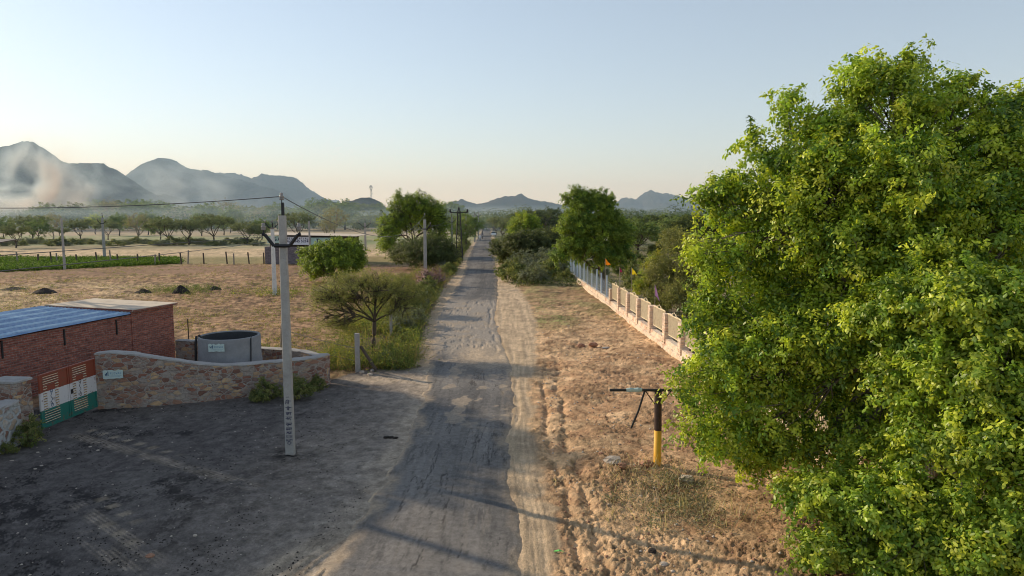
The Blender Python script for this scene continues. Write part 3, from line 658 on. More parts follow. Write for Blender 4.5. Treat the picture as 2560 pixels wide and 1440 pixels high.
mb = MB((-14.78, 19.75, 0)); mb.rbox((-14.78, 19.7, 1.71), (.91, .67, .075), R(-6), .025, .012, 9); mb.build('cement_top', M['cap'], gp)
st = thing('loose_stones', None, None)
bpy.data.objects.remove(st)

# gate of three painted bands
def band_mat(name):
    m, nt, b, L = new_mat(name); sp = nt.nodes.new('ShaderNodeSeparateXYZ'); L.new(geo_pos(nt), sp.inputs[0]); p = geo_pos(nt)
    n = noise(nt, 14, 6, .7, p)
    z = N(nt, 'ShaderNodeMath', operation='MULTIPLY_ADD'); L.new(n.outputs[0], z.inputs[0]); z.inputs[1].default_value = .02; L.new(sp.outputs[2], z.inputs[2])
    r = nt.nodes.new('ShaderNodeValToRGB'); r.color_ramp.interpolation = 'CONSTANT'; e = r.color_ramp.elements
    mp = N(nt, 'ShaderNodeMath', operation='DIVIDE'); L.new(z.outputs[0], mp.inputs[0]); mp.inputs[1].default_value = 2.0; L.new(mp.outputs[0], r.inputs[0])
    e.new(.5); e[0].position = 0; e[0].color = (.02, .17, .13, 1); e[1].position = .325; e[1].color = (.66, .62, .60, 1); e[2].position = .60; e[2].color = (.27, .06, .03, 1)
    n2 = noise(nt, 5, 8, .75, p)
    rust = ramp(nt, n2.outputs[0], [(.55, (0, 0, 0)), (.66, (1, 1, 1))])
    L.new(mix(nt, mix(nt, .75, (0, 0, 0), rust.outputs[0], 'MIX'), r.outputs[0], (.17, .085, .045)), b.inputs['Base Color']); b.inputs['Roughness'].default_value = .55; return m
M['gate'] = band_mat('gate_bands')
def gate():
    x0, y0, x1, y1 = -14.2, 20.05, -14.02, 22.55
    t = thing('gate', 'pair of sheet iron gate leaves painted orange, white and green', 'gate', (x0, y0, 0))
    dv = Vector((x1 - x0, y1 - y0, 0)); Lg = dv.length; dv /= Lg; nv = Vector((dv.y, -dv.x, 0)); rz = math.atan2(dv.y, dv.x)
    def bx(mb, s0, s1, z0, z1, th=.03, off=0.0):
        c = Vector((x0, y0, 0)) + dv * (s0 + s1) / 2 + nv * off; mb.box((c.x, c.y, (z0 + z1) / 2), (s1 - s0, th, z1 - z0), rz)
    for k in range(2):
        a = k * Lg / 2 + .015; b = a + Lg / 2 - .03; w = b - a
        mb = MB((x0, y0, 0))
        for s in (a, b - .05): bx(mb, s, s + .05, .10, 1.76, .05)
        for z in (.10, 1.71): bx(mb, a + .05, b - .05, z, z + .05, .05)
        mb.build('leaf_frame', M['gate'], t)
        mb = MB((x0, y0, 0)); A, B = a + .05, b - .05; u0, u1 = A + .10, A + .62 * (B - A) + .04
        bx(mb, A, u0, .15, 1.71, .008); bx(mb, u1, B, .15, 1.71, .008)
        for z in (.15, 1.66): bx(mb, u0, u1, z, z + .05, .008)
        # full width slats low and high, short slats beside a plain panel in the middle
        for i in range(5): bx(mb, u0, u1, .225 + i * .075, .255 + i * .075, .008, .006)
        for i in range(4): bx(mb, u0, u1, 1.40 + i * .072, 1.43 + i * .072, .008, .006)
        cw = (u1 - u0) * .24; bx(mb, u0 + cw, u1 - cw, .58, 1.38, .008)
        for i in range(10):
            z = .60 + i * .079; bx(mb, u0, u0 + cw, z, z + .036, .008, .006); bx(mb, u1 - cw, u1, z, z + .036, .008, .006)
        mb.build('slotted_panel', M['gate'], t)
        mb = MB((x0, y0, 0))
        for i in range(5): bx(mb, u0, u1, .257 + i * .075, .270 + i * .075, .012, .012)
        for i in range(4): bx(mb, u0, u1, 1.432 + i * .072, 1.446 + i * .072, .012, .012)
        for i in range(10):
            z = .60 + i * .079; bx(mb, u0, u0 + cw, z + .037, z + .052, .012, .012); bx(mb, u1 - cw, u1, z + .037, z + .052, .012, .012)
        mb.build('lit_slot_edges', M['cream'], t)  # pale bars imitate light caught on the slot rims
        mb = MB((x0, y0, 0)); c = (u0 + u1) / 2
        o = Vector((x0, y0, 0)) + dv * c + nv * .009
        sp = lambda zc, sg: [(math.cos(q * .5) * (.06 - q * .0035), zc + sg * (math.sin(q * .5) * (.075 - q * .004))) for q in range(14)]
        mb.tube([tuple(o + dv * a + Vector((0, 0, b))) for a, b in sp(1.16, 1)[::-1] + [(-.03, 1.02), (.0, .96), (.03, .93), (.03, .88), (-.04, .86)] + sp(.74, -1)], .008, 4)
        mb.build('scroll_ornament', M['ink'] if k == 0 else M['iron_brown'], t)
        mb = MB((x0, y0, 0))
        if k == 1: bx(mb, a + .02, a + .10, .86, 1.0, .04, .03); mb.build('latch', M['iron'], t)
gate()

# torn posters
def poster(name, label, o, ux, nrm, w, h, seed, bar):
    t = thing(name, label, 'poster', o); ux = np.array(ux) / np.linalg.norm(ux); nrm = np.array(nrm) / np.linalg.norm(nrm); q = random.Random(seed)
    o = np.array(o, float); pts = []
    top = [(x / 9, 1 + q.uniform(-.09, .09)) for x in range(10)]; bot = [(x / 6, q.uniform(-.05, .05)) for x in range(6, -1, -1)]
    for x, y in top + bot: pts.append(tuple(o + ux * (x - .5) * w + np.array([0, 0, 1]) * (y - .5) * h))
    mb = MB(o); b0 = [tuple(np.array(p) - nrm * .006) for p in pts]; n = len(pts)
    mb.add(pts + b0, [tuple(range(n - 1, -1, -1)), tuple(range(n, 2 * n))] + [(i, (i + 1) % n, n + (i + 1) % n, n + i) for i in range(n)]); mb.build('paper', M['mint'], t)
    oo = o + nrm * .004 - ux * w * .5 - np.array([0, 0, 1]) * h * .5
    mb = MB(o); bars = [[(.13, .42), (.13, .55)], [(.19, .42), (.19, .68)], [(.26, .40), (.26, .82)]] if bar == 0 else [[(.05, .62), (.12, .64), (.18, .50)], [(.17, .45), (.20, .68)], [(.27, .45), (.27, .80)]]
    strokes(mb, [[(x * w, y * h) for x, y in l] for l in bars], oo, ux, (0, 0, 1), nrm, 1, w * .045); mb.build('bar_logo', M['ink'], t)
    mb = MB(o); x = .36
    for ch in 'RUDWAN':
        strokes(mb, [[(x * w + a * w * .085, .5 * h + b_ * h * .24) for a, b_ in l] for l in GL[ch]], oo, ux, (0, 0, 1), nrm, 1, w * .018); x += .098
    strokes(mb, [[(.15 * w, .34 * h), (.92 * w, .34 * h)], [(.2 * w, .22 * h), (.85 * w, .22 * h)]], oo, ux, (0, 0, 1), nrm, 1, w * .014)
    mb.build('lettering', M['ink_pale'], t)
pu = np.array([1.45, .30, 0]); pn = np.array([.2, -.97, 0])
poster('poster', 'torn pale green paper poster with blue bars pasted on the stone wall near the gate', (-13.45, 22.58, 1.20), pu, pn, .62, .30, 3, 0)

M['tank_in'] = plain('tank_inside_shaded', (.05, .05, .052), .9, .3, 3)  # same cement coloured darker to stand in for shade inside the tank
# round tank
def tank():
    cx, cy = -11.0, 26.25; t = thing('water_tank', 'round open topped grey cement water tank behind the stone wall', 'tank', (cx, cy, 0))
    mb = MB((cx, cy, 0)); mb.lathe((cx, cy, 0), [(1.19, -.1), (1.185, .6), (1.175, .93), (1.15, .95), (1.14, 1.86), (1.125, 1.9), (1.05, 1.9), (1.04, 1.86)], 56)
    mb.build('shell', M['tank'], t, True)
    mb = MB((cx, cy, 0)); mb.lathe((cx, cy, 0), [(1.04, 1.86), (1.035, .3), (0, .3)], 56); mb.build('inner_wall', M['tank_in'], t, True)
    for k in range(7):
        w = R(-155 + k * 21); mb = MB((cx, cy, 0)); mb.box((cx + math.cos(w) * 1.172, cy + math.sin(w) * 1.172, .86 + .02 * (k % 3)), (.05, .04, .09), w); mb.build('cement_nib', M['cap'], t)
    mb = MB((cx, cy, 0)); w = R(-158)
    path = [(cx + math.cos(w) * r, cy + math.sin(w) * r, z) for r, z in ((.95, 1.7), (1.01, 1.86), (1.09, 1.965), (1.17, 1.93), (1.21, 1.7), (1.235, 1.0), (1.34, .3), (1.42, .05))]
    mb.tube(path, .045, 8); mb.build('thick_hose', M['rubber'], t, True)
    mb = MB((cx, cy, 0)); w = R(-30)
    mb.tube([(cx + math.cos(w + k) * r, cy + math.sin(w + k) * r, z) for r, z, k in ((.93, 1.6, .3), (1.03, 1.86, .2), (1.09, 1.93, .12), (1.16, 1.85, .05), (1.18, 1.4, .02), (1.215, .8, -.03), (1.33, .35, -.08))], .022, 6); mb.build('thin_hose', M['rubber'], t, True)
    q = random.Random(5)
    for k, (wd, r, m_) in enumerate(((-80, .09, 'rock'), (35, .07, 'cap'), (62, .12, 'rock_red'), (105, .05, 'rock_red'), (12, .07, 'rock'))):
        w = R(wd); s = MB((cx + math.cos(w) * 1.09, cy + math.sin(w) * 1.09, 1.9)); s.rock((cx + math.cos(w) * 1.09, cy + math.sin(w) * 1.09, 1.9 + r * .45), (r, r, r * .75), k)
        tag(s.build('stone', M[m_]), ['pale pointed stone on the near rim of the round tank', 'small grey lump on the right of the tank rim', 'brown brick lump on the far rim of the tank', 'tiny red chip on the far rim of the tank', 'small pale stone at the right edge of the tank rim'][k], 'stone')
        bpy.context.view_layer.objects.active = None
    poster('poster', 'torn pale green paper poster with blue wave mark pasted on the round tank', (cx - .02, cy - 1.175, 1.62), (1, 0, 0), (0, -1, 0), .60, .28, 8, 1)
tank()

# ------------------------------------------------------------------ concrete and steel power poles
def v_arm(mb, o, w, drop, th=.06, hold=.34):
    """steel V cross arm: flat middle and raised wings, seen from the front"""
    x, y, z = o; h = w / 2
    pts = [(-h, drop), (-h * .86, drop * .98), (-hold * .62, 0), (hold * .62, 0), (h * .86, drop * .98), (h, drop)]
    for a, b in zip(pts[:-1], pts[1:]):
        mb.tube([(x + a[0], y, z + a[1]), (x + b[0], y, z + b[1])], th, 4)
def insulator(mb, pin, c, s=1.0):
    x, y, z = c; pin.tube([(x, y, z), (x, y, z + .10 * s)], .012 * s, 6)
    mb.lathe((x, y, z + .09 * s), [(.0, 0), (.055 * s, 0), (.06 * s, .03 * s), (.04 * s, .05 * s), (.065 * s, .07 * s), (.06 * s, .10 * s), (.035 * s, .12 * s), (.045 * s, .16 * s), (.03 * s, .185 * s), (0, .19 * s)], 14)
def psc_pole(label, x, y, h, wb, wt, arm=1.0, s=1.0, arm_z=None, mat='concrete', rz=0, top=True, group=None, wire_z=None):
    t = thing('power_pole', label, 'power pole', (x, y, 0), group=group); L0 = (x, y, 0)
    mb = MB(L0); n = 4; db = wb * .62; dt = wt * .62; vs = []; ch = .02
    for z, w, d in ((-.3, wb, db), (h, wt, dt)):
        for a, b in ((-w / 2 + ch, -d / 2), (w / 2 - ch, -d / 2), (w / 2, -d / 2 + ch), (w / 2, d / 2 - ch), (w / 2 - ch, d / 2), (-w / 2 + ch, d / 2), (-w / 2, d / 2 - ch), (-w / 2, -d / 2 + ch)):
            p = Matrix.Rotation(rz, 3, 'Z') @ Vector((a, b, 0)); vs.append((x + p.x, y + p.y, z))
    mb.add(vs, [tuple(range(7, -1, -1)), tuple(range(8, 16))] + [(i, (i + 1) % 8, 8 + (i + 1) % 8, 8 + i) for i in range(8)]); mb.build('shaft', M[mat], t)
    az = arm_z or h - .95 * s; yf = y - dt * .5 - .06 * s
    if arm:
        mb = MB(L0); v_arm(mb, (x, yf, az), arm, .30 * arm, .045 * s); mb.build('cross_arm', M['iron'], t)
        for sd in (-1, 1):
            i1, i2 = MB(L0), MB(L0); insulator(i1, i2, (x + sd * arm * .46, yf, az + .32 * arm), s); o = i1.build('insulator', M['glaze'], t, True); i2.build('pin', M['iron'], o)
    if top:
        mb = MB(L0); mb.box((x + .02 * s, y, h + .13 * s), (.07 * s, .05 * s, .42 * s), 0); mb.build('top_bracket', M['iron'], t)
        i1, i2 = MB(L0), MB(L0); insulator(i1, i2, (x - .0 * s, y, h + .32 * s), s); o = i1.build('insulator', M['glaze'], t, True); i2.build('pin', M['iron'], o)
    return t
PX, PY = -6.09, 18.2
mp = psc_pole('tall tapered concrete power pole with Hindi lettering at its foot, nearest the viewer', PX, PY, 6.52, .25, .19, 1.02, 1.0, 5.72)
def lettering():
    mb = MB((PX, PY, 0)); tot = 6.92
    def cell(nm, z, wf, hh, cx=0, sw=.014):
        w = (.25 - .06 * (z + .3) / tot); d = w * .62; o = (PX + cx - wf / 2, PY - d / 2 - .004, z)
        strokes(mb, [[(a * wf, b * hh) for a, b in l] for l in nm], o, (1, 0, 0), (0, 0, 1), (0, -1, 0), 1, sw)
    sk = lambda L_, k=.18: [[(a + b * k, b) for a, b in l] for l in L_]
    z = 1.42
    for nm, hh, gap in (('vi', .115, .165), ('ve', .095, .14), ('kaa', .095, .14), ('nand', .105, .15), ('skool', .085, .135), ('kish', .085, .115), ('gadh', .085, .11)):
        cell(sk(GL[nm]), z, .15, hh, -.01, .015); z -= gap
    z += .015
    for num in ('77375', '66699'):
        for i, c_ in enumerate(num): cell(sk(GL[c_]), z, .030, .062, -.075 + i * .038, .010)
        z -= .095
    cell([[(.3, 1), (.7, 1), (.7, .6), (1, .6), (.5, 0), (0, .6), (.3, .6), (.3, 1)]], z, .13, .085, 0, .013)
    cell([[(0, 0), (1, 0)]], z - .012, .17, 1, 0, .008)
    cell([[(.1, 0), (.3, .5)], [(.5, 0), (.6, .6), (.8, .1)]], 1.60, .12, .05, 0, .010)
    mb.build('hand_lettering', M['navy'], mp)
lettering()
mb = MB((PX, PY, 0)); mb.box((PX, PY - .105, .93), (.222, .006, 1.36)); 
pp2 = G(687, 738); psc_pole('white painted concrete pole standing in the field left of the nearest pole', pp2[0], pp2[1], 5.6, .34, .26, 1.15, 1.0, 5.55, 'concrete_white', group=None)
pp3 = G(1064, 712); psc_pole('grey concrete pole in front of the dark thorn tree by the roadside', pp3[0], pp3[1], 6.2, .34, .24, 1.15, 1.0, 5.3)
pp4 = G(1130, 640); psc_pole('thin concrete pole left of the steel lattice pole', pp4[0], pp4[1], 6.4, .36, .28, 1.5, 1.1, 5.5)
pp5 = G(262, 650); psc_pole('concrete pole with short forked arms on the far edge of the green crop', pp5[0], pp5[1], 6.3, .40, .30, 1.4, 1.2, 5.4)
pp6 = G(914, 628); psc_pole('concrete pole with wide cross arm far off beyond the bright round bush', pp6[0], pp6[1], 5.3, .40, .34, 2.4, 1.4, 4.5)
pp7 = G(776, 668); psc_pole('slim dark pole standing at the signboard shop', pp7[0], pp7[1], 5.9, .24, .20, 0, .8)
pp8 = G(162, 674); psc_pole('slender plain pole standing in front of the green crop', pp8[0], pp8[1], 6.3, .28, .20, 0, 1, top=False)
for i, (px, py, h) in enumerate(((1165, 616, 6.6), (1187, 606, 7.0), (1196, 598, 7.6))):
    g = G(px, py); psc_pole(['slim far pole just right of the lattice pole', 'slim far pole halfway from the lattice pole to the road', 'most distant slim pole beside the road'][i], g[0], g[1], h, .40, .32, 1.6 if i else 0, 1.2)
# lattice pole
def lattice():
    g = G(1148, 652); x, y = g[0], g[1]; h = 7.3; t = thing('lattice_pole', 'black steel lattice pole with a straight cross arm beside the road', 'power pole', (x, y, 0))
    L0 = (x, y, 0); leg = lambda z, sx, sy: (x + sx * (.52 - .34 * z / h), y + sy * (.52 - .34 * z / h), z)
    for sx in (-1, 1):
        for sy in (-1, 1):
            mb = MB(L0); mb.tube([leg(-.2, sx, sy), leg(h, sx, sy)], .06, 4); mb.build('leg', M['iron'], t)
    mb = MB(L0); n = 11
    for k in range(n):
        z0, z1 = h * k / n, h * (k + 1) / n; c = [(-1, -1), (1, -1), (1, 1), (-1, 1)]
        for i in range(4):
            a, b = c[i], c[(i + 1) % 4]; mb.tube([leg(z0, *a), leg(z1, *b)], .035, 4, False); mb.tube([leg(z1, *a), leg(z1, *b)], .03, 4, False)
    mb.build('bracing', M['iron'], t)
    mb = MB(L0); mb.box((x, y, h - .25), (2.6, .12, .12)); mb.build('cross_arm', M['iron'], t)
    for dx, z in ((-1.25, h - .2), (1.25, h - .2), (0, h + .05)):
        mb = MB(L0); mb.lathe((x + dx, y, z), [(0, 0), (.13, 0), (.17, .12), (.10, .2), (.16, .28), (.1, .42), (0, .46)], 10); mb.build('insulator', M['iron'], t, True)
    return x, y, h
lx, ly, lh = lattice()

# wires
def wire(label, a, b, sag, r=.011, group=None):
    a = np.array(a, float); b = np.array(b, float); n = 26; pts = []
    for i in range(n + 1):
        t = i / n; p = a + (b - a) * t; p[2] -= sag * 4 * t * (1 - t); pts.append(p)
    mb = MB(); mb.tube(pts, r, 5); tag(mb.build('overhead_wire', M['wire']), label, 'wire', group)
top = (PX, PY, 7.02)
wire('single top wire running left from the nearest concrete pole', top, (-24, 21.5, 7.15), .35, .012)
wire('thin top wire running back from the nearest pole towards the grey roadside pole', top, (pp3[0], pp3[1], 6.6), 1.5, .012)
ro = at(668, 592, 90)
wire('upper of two cables slanting down left from the signboard shop', ro, at(-120, 647, 40), .0, .03)
ro = at(668, 605, 90)
wire('lower of two cables slanting down left from the signboard shop', ro, at(-120, 690, 30), .1, .026)
for i, (a, b, la) in enumerate((((pp3[0] - .5, pp3[1], 5.7), (pp4[0] - .6, pp4[1], 6.0), 'left line wire between the two roadside concrete poles'),
                            ((pp3[0] + .5, pp3[1], 5.7), (pp4[0] + .6, pp4[1], 6.0), 'right line wire between the two roadside concrete poles'))):
    wire(la, a, b, .5, .012)

# T shaped post with the rusty arm
def t_post():
    x, y = G(1643, 1172)[:2]; t = thing('t_post', 'steel post painted yellow below and rusty brown above with a black cross bar', 'post', (x, y, 0)); L0 = (x, y, 0)
    mb = MB(L0); mb.tube([(x, y, -.2), (x, y, .05), (x - .005, y, 1.03)], .098, 20); mb.build('yellow_lower_shaft', M['yellow'], t, False)
    for p in t.children[0].data.polygons: p.use_smooth = len(p.vertices) == 4
    mb = MB(L0); mb.tube([(x - .005, y, 1.03), (x - .02, y, 2.05)], .094, 20); mb.build('brown_upper_shaft', M['iron_brown'], t)
    for p in t.children[1].data.polygons: p.use_smooth = len(p.vertices) == 4
    mb = MB(L0); mb.box((x - .12, y, 2.08), (2.28, .06, .06)); mb.build('cross_bar', M['iron'], t)
    for sx in (-1, 1):
        mb = MB(L0); mb.tube([(x - .02 + sx * .07, y, 1.70), (x - .02 + sx * .32, y, 2.05)], .014, 6); mb.build('brace', M['iron'], t)
    mb = MB(L0); mb.tube([(x - .36, y + .02, 2.06), (x - .52, y - .03, 1.55), (x - .70, y - .04, 1.10)], .026, 6); mb.build('hanging_strap', M['iron'], t)
    mb = MB(L0); q = random.Random(3)
    mb.tube([(x - .84 + .1 * i, y, 2.085 + q.uniform(-.006, .006)) for i in range(5)], [.045, .062, .05, .064, .046], 9); mb.build('cloth_wrap', M['mint'], t)
t_post()

# ------------------------------------------------------------------ roadside enclosure on the right
FY = [30.6 - 3.0 * k for k in range(6, 0, -1)] + [30.6, 33.4, 36.5, 39.5, 42.5, 45.4, 48.5]
def fence():
    hgt = 1.72
    y0, y1 = FY[0] - 1, 90; t = thing('plinth_wall', 'low pinkish sandstone wall running under the posts and iron panels on the right', 'wall', (FENX(y0), y0, 0))
    L0 = (FENX(y0), y0, 0); n = 260; ys = np.linspace(y0, y1, n); q = np.random.default_rng(3); V = []
    prof = ((-.30, -.15), (-.28, .22), (-.16, .26), (-.15, .5), (.15, .5), (.16, -.15))
    for a, z in prof: V.append(np.stack([FENX(ys) + a + (q.random(n) - .5) * .03, ys, np.full(n, z) + (q.random(n) - .5) * .03 * (z > 0)], 1))
    V = np.concatenate(V); mb = MB(L0); mb.add([tuple(p) for p in V], [(j * n + i, (j + 1) * n + i, (j + 1) * n + i + 1, j * n + i + 1) for j in range(5) for i in range(n - 1)] + [tuple(j * n for j in range(6))[::-1]]); mb.build('masonry', M['plinth'], t)
    ordn = ['first', 'second', 'third', 'fourth', 'fifth', 'sixth', 'seventh', 'eighth', 'ninth', 'tenth', 'eleventh', 'twelfth', 'thirteenth', 'fourteenth', 'fifteenth', 'sixteenth', 'seventeenth', 'eighteenth']
    far = list(reversed(FY))
    pil = None
    for k, y in enumerate(far):
        hh = hgt if k else 1.35; x = FENX(y)
        mb = MB((x, y, 0)); mb.rbox((x, y, hh / 2 - .05), (.42, .52, hh + .1), 0, .025, .012, k); o = mb.build('fence_pillar', M['pillar'])
        tag(o, f'square sandstone pillar between iron panels, {ordn[k]} of the row counted from its far end', 'pillar', 'sandstone pillars of the roadside enclosure')
        o.location = (x, y, 0)
    # iron panels: one built, then copied
    def panel():
        t = thing('iron_railing', '', 'fence panel', group='cream iron panels between the sandstone pillars')
        w = 2.36; mb = MB()
        for z in (.78, 1.80): mb.box((0, 0, z), (.035, w, .035))
        for yy in (-w / 2, w / 2): mb.box((0, yy, 1.29), (.035, .035, 1.04))
        mb.build('frame', M['cream'], t)
        mb = MB()
        for i in range(1, 24):
            yy = -w / 2 + i * w / 24; mb.box((0, yy, 1.29), (.016, .030, .99))
        mb.build('bars', M['cream'], t)
        mb = MB()
        mb.tube([(0, -w / 2, 1.82), (0, -.45, 1.84), (0, 0, 2.0), (0, .45, 1.84), (0, w / 2, 1.82)], .014, 5)
        for yy in (-.30, .30): mb.tube([(0, yy + .07 * math.cos(a * .6), 1.88 + .06 * math.sin(a * .6)) for a in range(11)], .010, 4)
        mb.build('top_scroll', M['cream'], t); return t
    p0 = panel(); first = True
    for k in range(len(far) - 1):
        ym = (far[k] + far[k + 1]) / 2; o = p0 if first else copy_tree(p0); first = False
        o.location = (FENX(ym) - .02, ym, -.04); o.rotation_euler = (R(random.uniform(-.8, .8)), R(random.uniform(-1.5, 1.5)), math.atan(.0354))
        o['label'] = f'cream painted iron bar panel, {ordn[k]} of the row counted from its far end'
    # pale blue concrete posts with netting
    mb = MB(); mb.box((0, 0, .95), (.13, .14, 2.4), 0, .82); pb = mb.build('fence_post', M['blue_post'])
    ys = [50.8 + 2.45 * k for k in range(16)]
    q = random.Random(4)
    for k, y in enumerate(ys):
        o = pb if k == 0 else pb.copy()
        if k: col.objects.link(o)
        o.location = (FENX(y) + .02, y, .0 + q.uniform(-.08, .06)); o.rotation_euler = (R(q.uniform(-1.5, 1.5)), R(q.uniform(-1.5, 1.5)), 0)
        tag(o, f'pale blue concrete fence post, {ordn[k]} from the near end of its row', 'fence post', 'pale blue concrete posts on the low wall')
    t = thing('wire_netting', 'bluish wire netting strung between the pale blue posts', 'netting', (FENX(50), 50, 0)); mb = MB((FENX(50), 50, 0)); y = 48.9
    while y < 87.4:
        mb.tube([(FENX(y), y, .5), (FENX(y), y, 1.65)], .008, 3, False); y += .22
    for z in np.linspace(.55, 1.7, 7): mb.tube([(FENX(48.9), 48.9, z), (FENX(87.5), 87.5, z)], .008, 3, False)
    mb.build('mesh_wires', M['blue_post'], t)
fence()
# little flags on bamboo poles
fm = {}
for nm, c in (('orange', (.90, .28, .02)), ('yellow', (.85, .62, .03)), ('maroon', (.30, .03, .09)), ('violet', (.42, .22, .40)), ('gold', (.88, .50, .02)), ('red', (.7, .06, .02))):
    fm[nm] = leaf_mat('flag_' + nm, .35, .8, .1, (1, 1, 1)); nt = fm[nm].node_tree
    for n in nt.nodes:
        if n.type == 'ATTRIBUTE': nt.nodes.remove(n); break
    nt.nodes['Principled BSDF'].inputs['Base Color'].default_value = (*c, 1)
    for n in nt.nodes:
        if n.type == 'BSDF_TRANSLUCENT':
            for l in list(n.inputs[0].links): nt.links.remove(l)
            n.inputs[0].default_value = (*c, 1)
def flag(label, px, ptop, pbase, Y, c, hh, ww, droop=1.0, seed=0):
    b = at(px, pbase, Y); tp = at(px, ptop, Y); t = thing('flag', label, 'flag', (b[0], Y, max(0, b[2]))); L0 = (b[0], Y, max(0, b[2]))
    mb = MB(L0); mb.tube([(b[0], Y, 0.1), (b[0], Y, (b[2] + tp[2]) / 2), (tp[0], Y, tp[2])], .014, 5); mb.build('stick', M['bark_pale'], t)
    q = random.Random(seed); nu, nv = 8, 6; vs = []
    for i in range(nu + 1):
        for j in range(nv + 1):
            u, v = i / nu, j / nv; w = v * (1 - u)      # pennant: narrows to its tip
            x = tp[0] + u * ww * .55 + .03; z = tp[2] - .03 - w * hh * .75 - u * hh * .75 * droop
            vs.append((x, Y + .05 * math.sin(u * 7 + v * 3 + seed) * u, z + .02 * math.sin(u * 9 + seed)))
    fs = [(i * (nv + 1) + j, (i + 1) * (nv + 1) + j, (i + 1) * (nv + 1) + j + 1, i * (nv + 1) + j + 1) for i in range(nu) for j in range(nv)]
    mb = MB(L0); mb.add(vs, fs); mb.build('cloth', fm[c], t, True)
flag('orange pennant on a stick behind the pale blue posts', 1513, 646, 740, 50.2, 'orange', .62, .75, 1, 1)
flag('small drooping maroon pennant on a stick', 1549, 668, 722, 45.8, 'maroon', .40, .35, 1.1, 2)
flag('yellow pennant on a thin stick above the iron panels', 1579, 668, 740, 42.5, 'yellow', .55, .62, 1.1, 3)
flag('faded violet cloth hanging limp on a stick', 1637, 710, 770, 36.5, 'violet', .75, .45, 1.6, 4)
flag('golden flag on a stick beside the big tree', 1750, 718, 790, 29.0, 'gold', .28, .38, 1.2, 5)
flag('yellow flag under the golden one beside the big tree', 1752, 742, 800, 29.4, 'yellow', .5, .6, .6, 6)

# ------------------------------------------------------------------ signboard shop
def shop():
    Y = 93; a = at(663, 660, Y)[0]; b = at(878, 660, Y)[0]; z1 = at(700, 617, Y)[2]; zr = at(700, 588, Y)[2]
    t = thing('roadside_shop', 'low grey block shop with faded painted signboard and pale sheet roof', 'building', ((a + b) / 2, Y, 0)); L0 = ((a + b) / 2, Y, 0)
    mb = MB(L0); mb.box(((a + b) / 2, Y + 3, z1 / 2), (b - a, 6, z1)); mb.build('block_wall', M['shopwall'], t)
    mb = MB(L0); mb.box(((a + b) / 2 + .2, Y + 3.2, (z1 + zr) / 2 - .1), (b - a - .8, 5.4, zr - z1 - .1)); mb.build('upper_wall', M['iron_brown'], t)
    mb = MB(L0); za = zr + .08; w = b - a + 1.4; x0, x1 = a - .5, b + .9
    mb.add([(x0, Y - .4, za), (x1, Y - .4, za - .25), (x1, Y + 6.8, za - .15), (x0, Y + 6.8, za + .12), (x0, Y - .4, za + .05), (x1, Y - .4, za - .2), (x1, Y + 6.8, za - .1), (x0, Y + 6.8, za + .17)],
           [(3, 2, 1, 0), (4, 5, 6, 7), (0, 1, 5, 4), (1, 2, 6, 5), (2, 3, 7, 6), (3, 0, 4, 7)]); mb.build('sheet_roof', M['slab'], t)
    for k, (p0, p1, zb, zt, mt) in enumerate(((668, 700, 608, 590, 'mintsign'), (714, 776, 612, 592, 'whitesign'), (777, 842, 612, 594, 'mintsign'))):
        pa, pb = at(p0, 600, Y - .1)[0], at(p1, 600, Y - .1)[0]; zz0, zz1 = at(p0, zb, Y)[2], at(p0, zt, Y)[2]
        mb = MB(L0); mb.box(((pa + pb) / 2, Y + .0, (zz0 + zz1) / 2), (pb - pa, .08, zz1 - zz0)); sb = mb.build('signboard', M[mt], t)
        sb['label'] = ['pale green signboard at the left corner', 'white signboard with a phone number', 'pale green signboard half hidden by the bush'][k]
        mb = MB(L0); h = zz1 - zz0
        if k == 1: rows = [('RESDENTIAL', .70, .22, .36), ('Mob.9', .34, .30, .40), ('5 52346', .34, .30, .40), ]
        if k == 0: strokes_line(mb, 'SA', pa + .9, Y - .05, zz0 + h * .35, .52, h * .42, .09)
        elif k == 1:
            strokes_line(mb, 'RESIDENTIAL', pa + .2, Y - .05, zz0 + h * .68, .27, h * .2, .05); strokes_line(mb, 'Mob.945', pa + .15, Y - .05, zz0 + h * .32, .26, h * .26, .07)
            strokes_line(mb, '52346', pa + 2.1, Y - .05, zz0 + h * .32, .26, h * .26, .07)
        else: strokes_line(mb, 'T', pa + .75, Y - .05, zz0 + h * .3, .5, h * .5, .10); strokes_line(mb, 'SA', pa + 1.9, Y - .05, zz0 + h * .3, .5, h * .45, .08)
        mb.build('lettering', M['navy'], sb)
def strokes_line(mb, s, x, y, z, adv, h, w):
    for ch in s:
        if ch in GL: strokes(mb, [[(a * adv * .8, b * h) for a, b in l] for l in GL[ch]], (x, y, z), (1, 0, 0), (0, 0, 1), (0, -1, 0), 1, w)
        elif ch == 'r': pass
        x += adv
M['mintsign'] = plain('mint_signboard', (.40, .55, .48), .7, .2, 2, dirt=(.55, .6, .58)); M['whitesign'] = plain('white_signboard', (.72, .72, .76), .7, .08, 2)
shop()

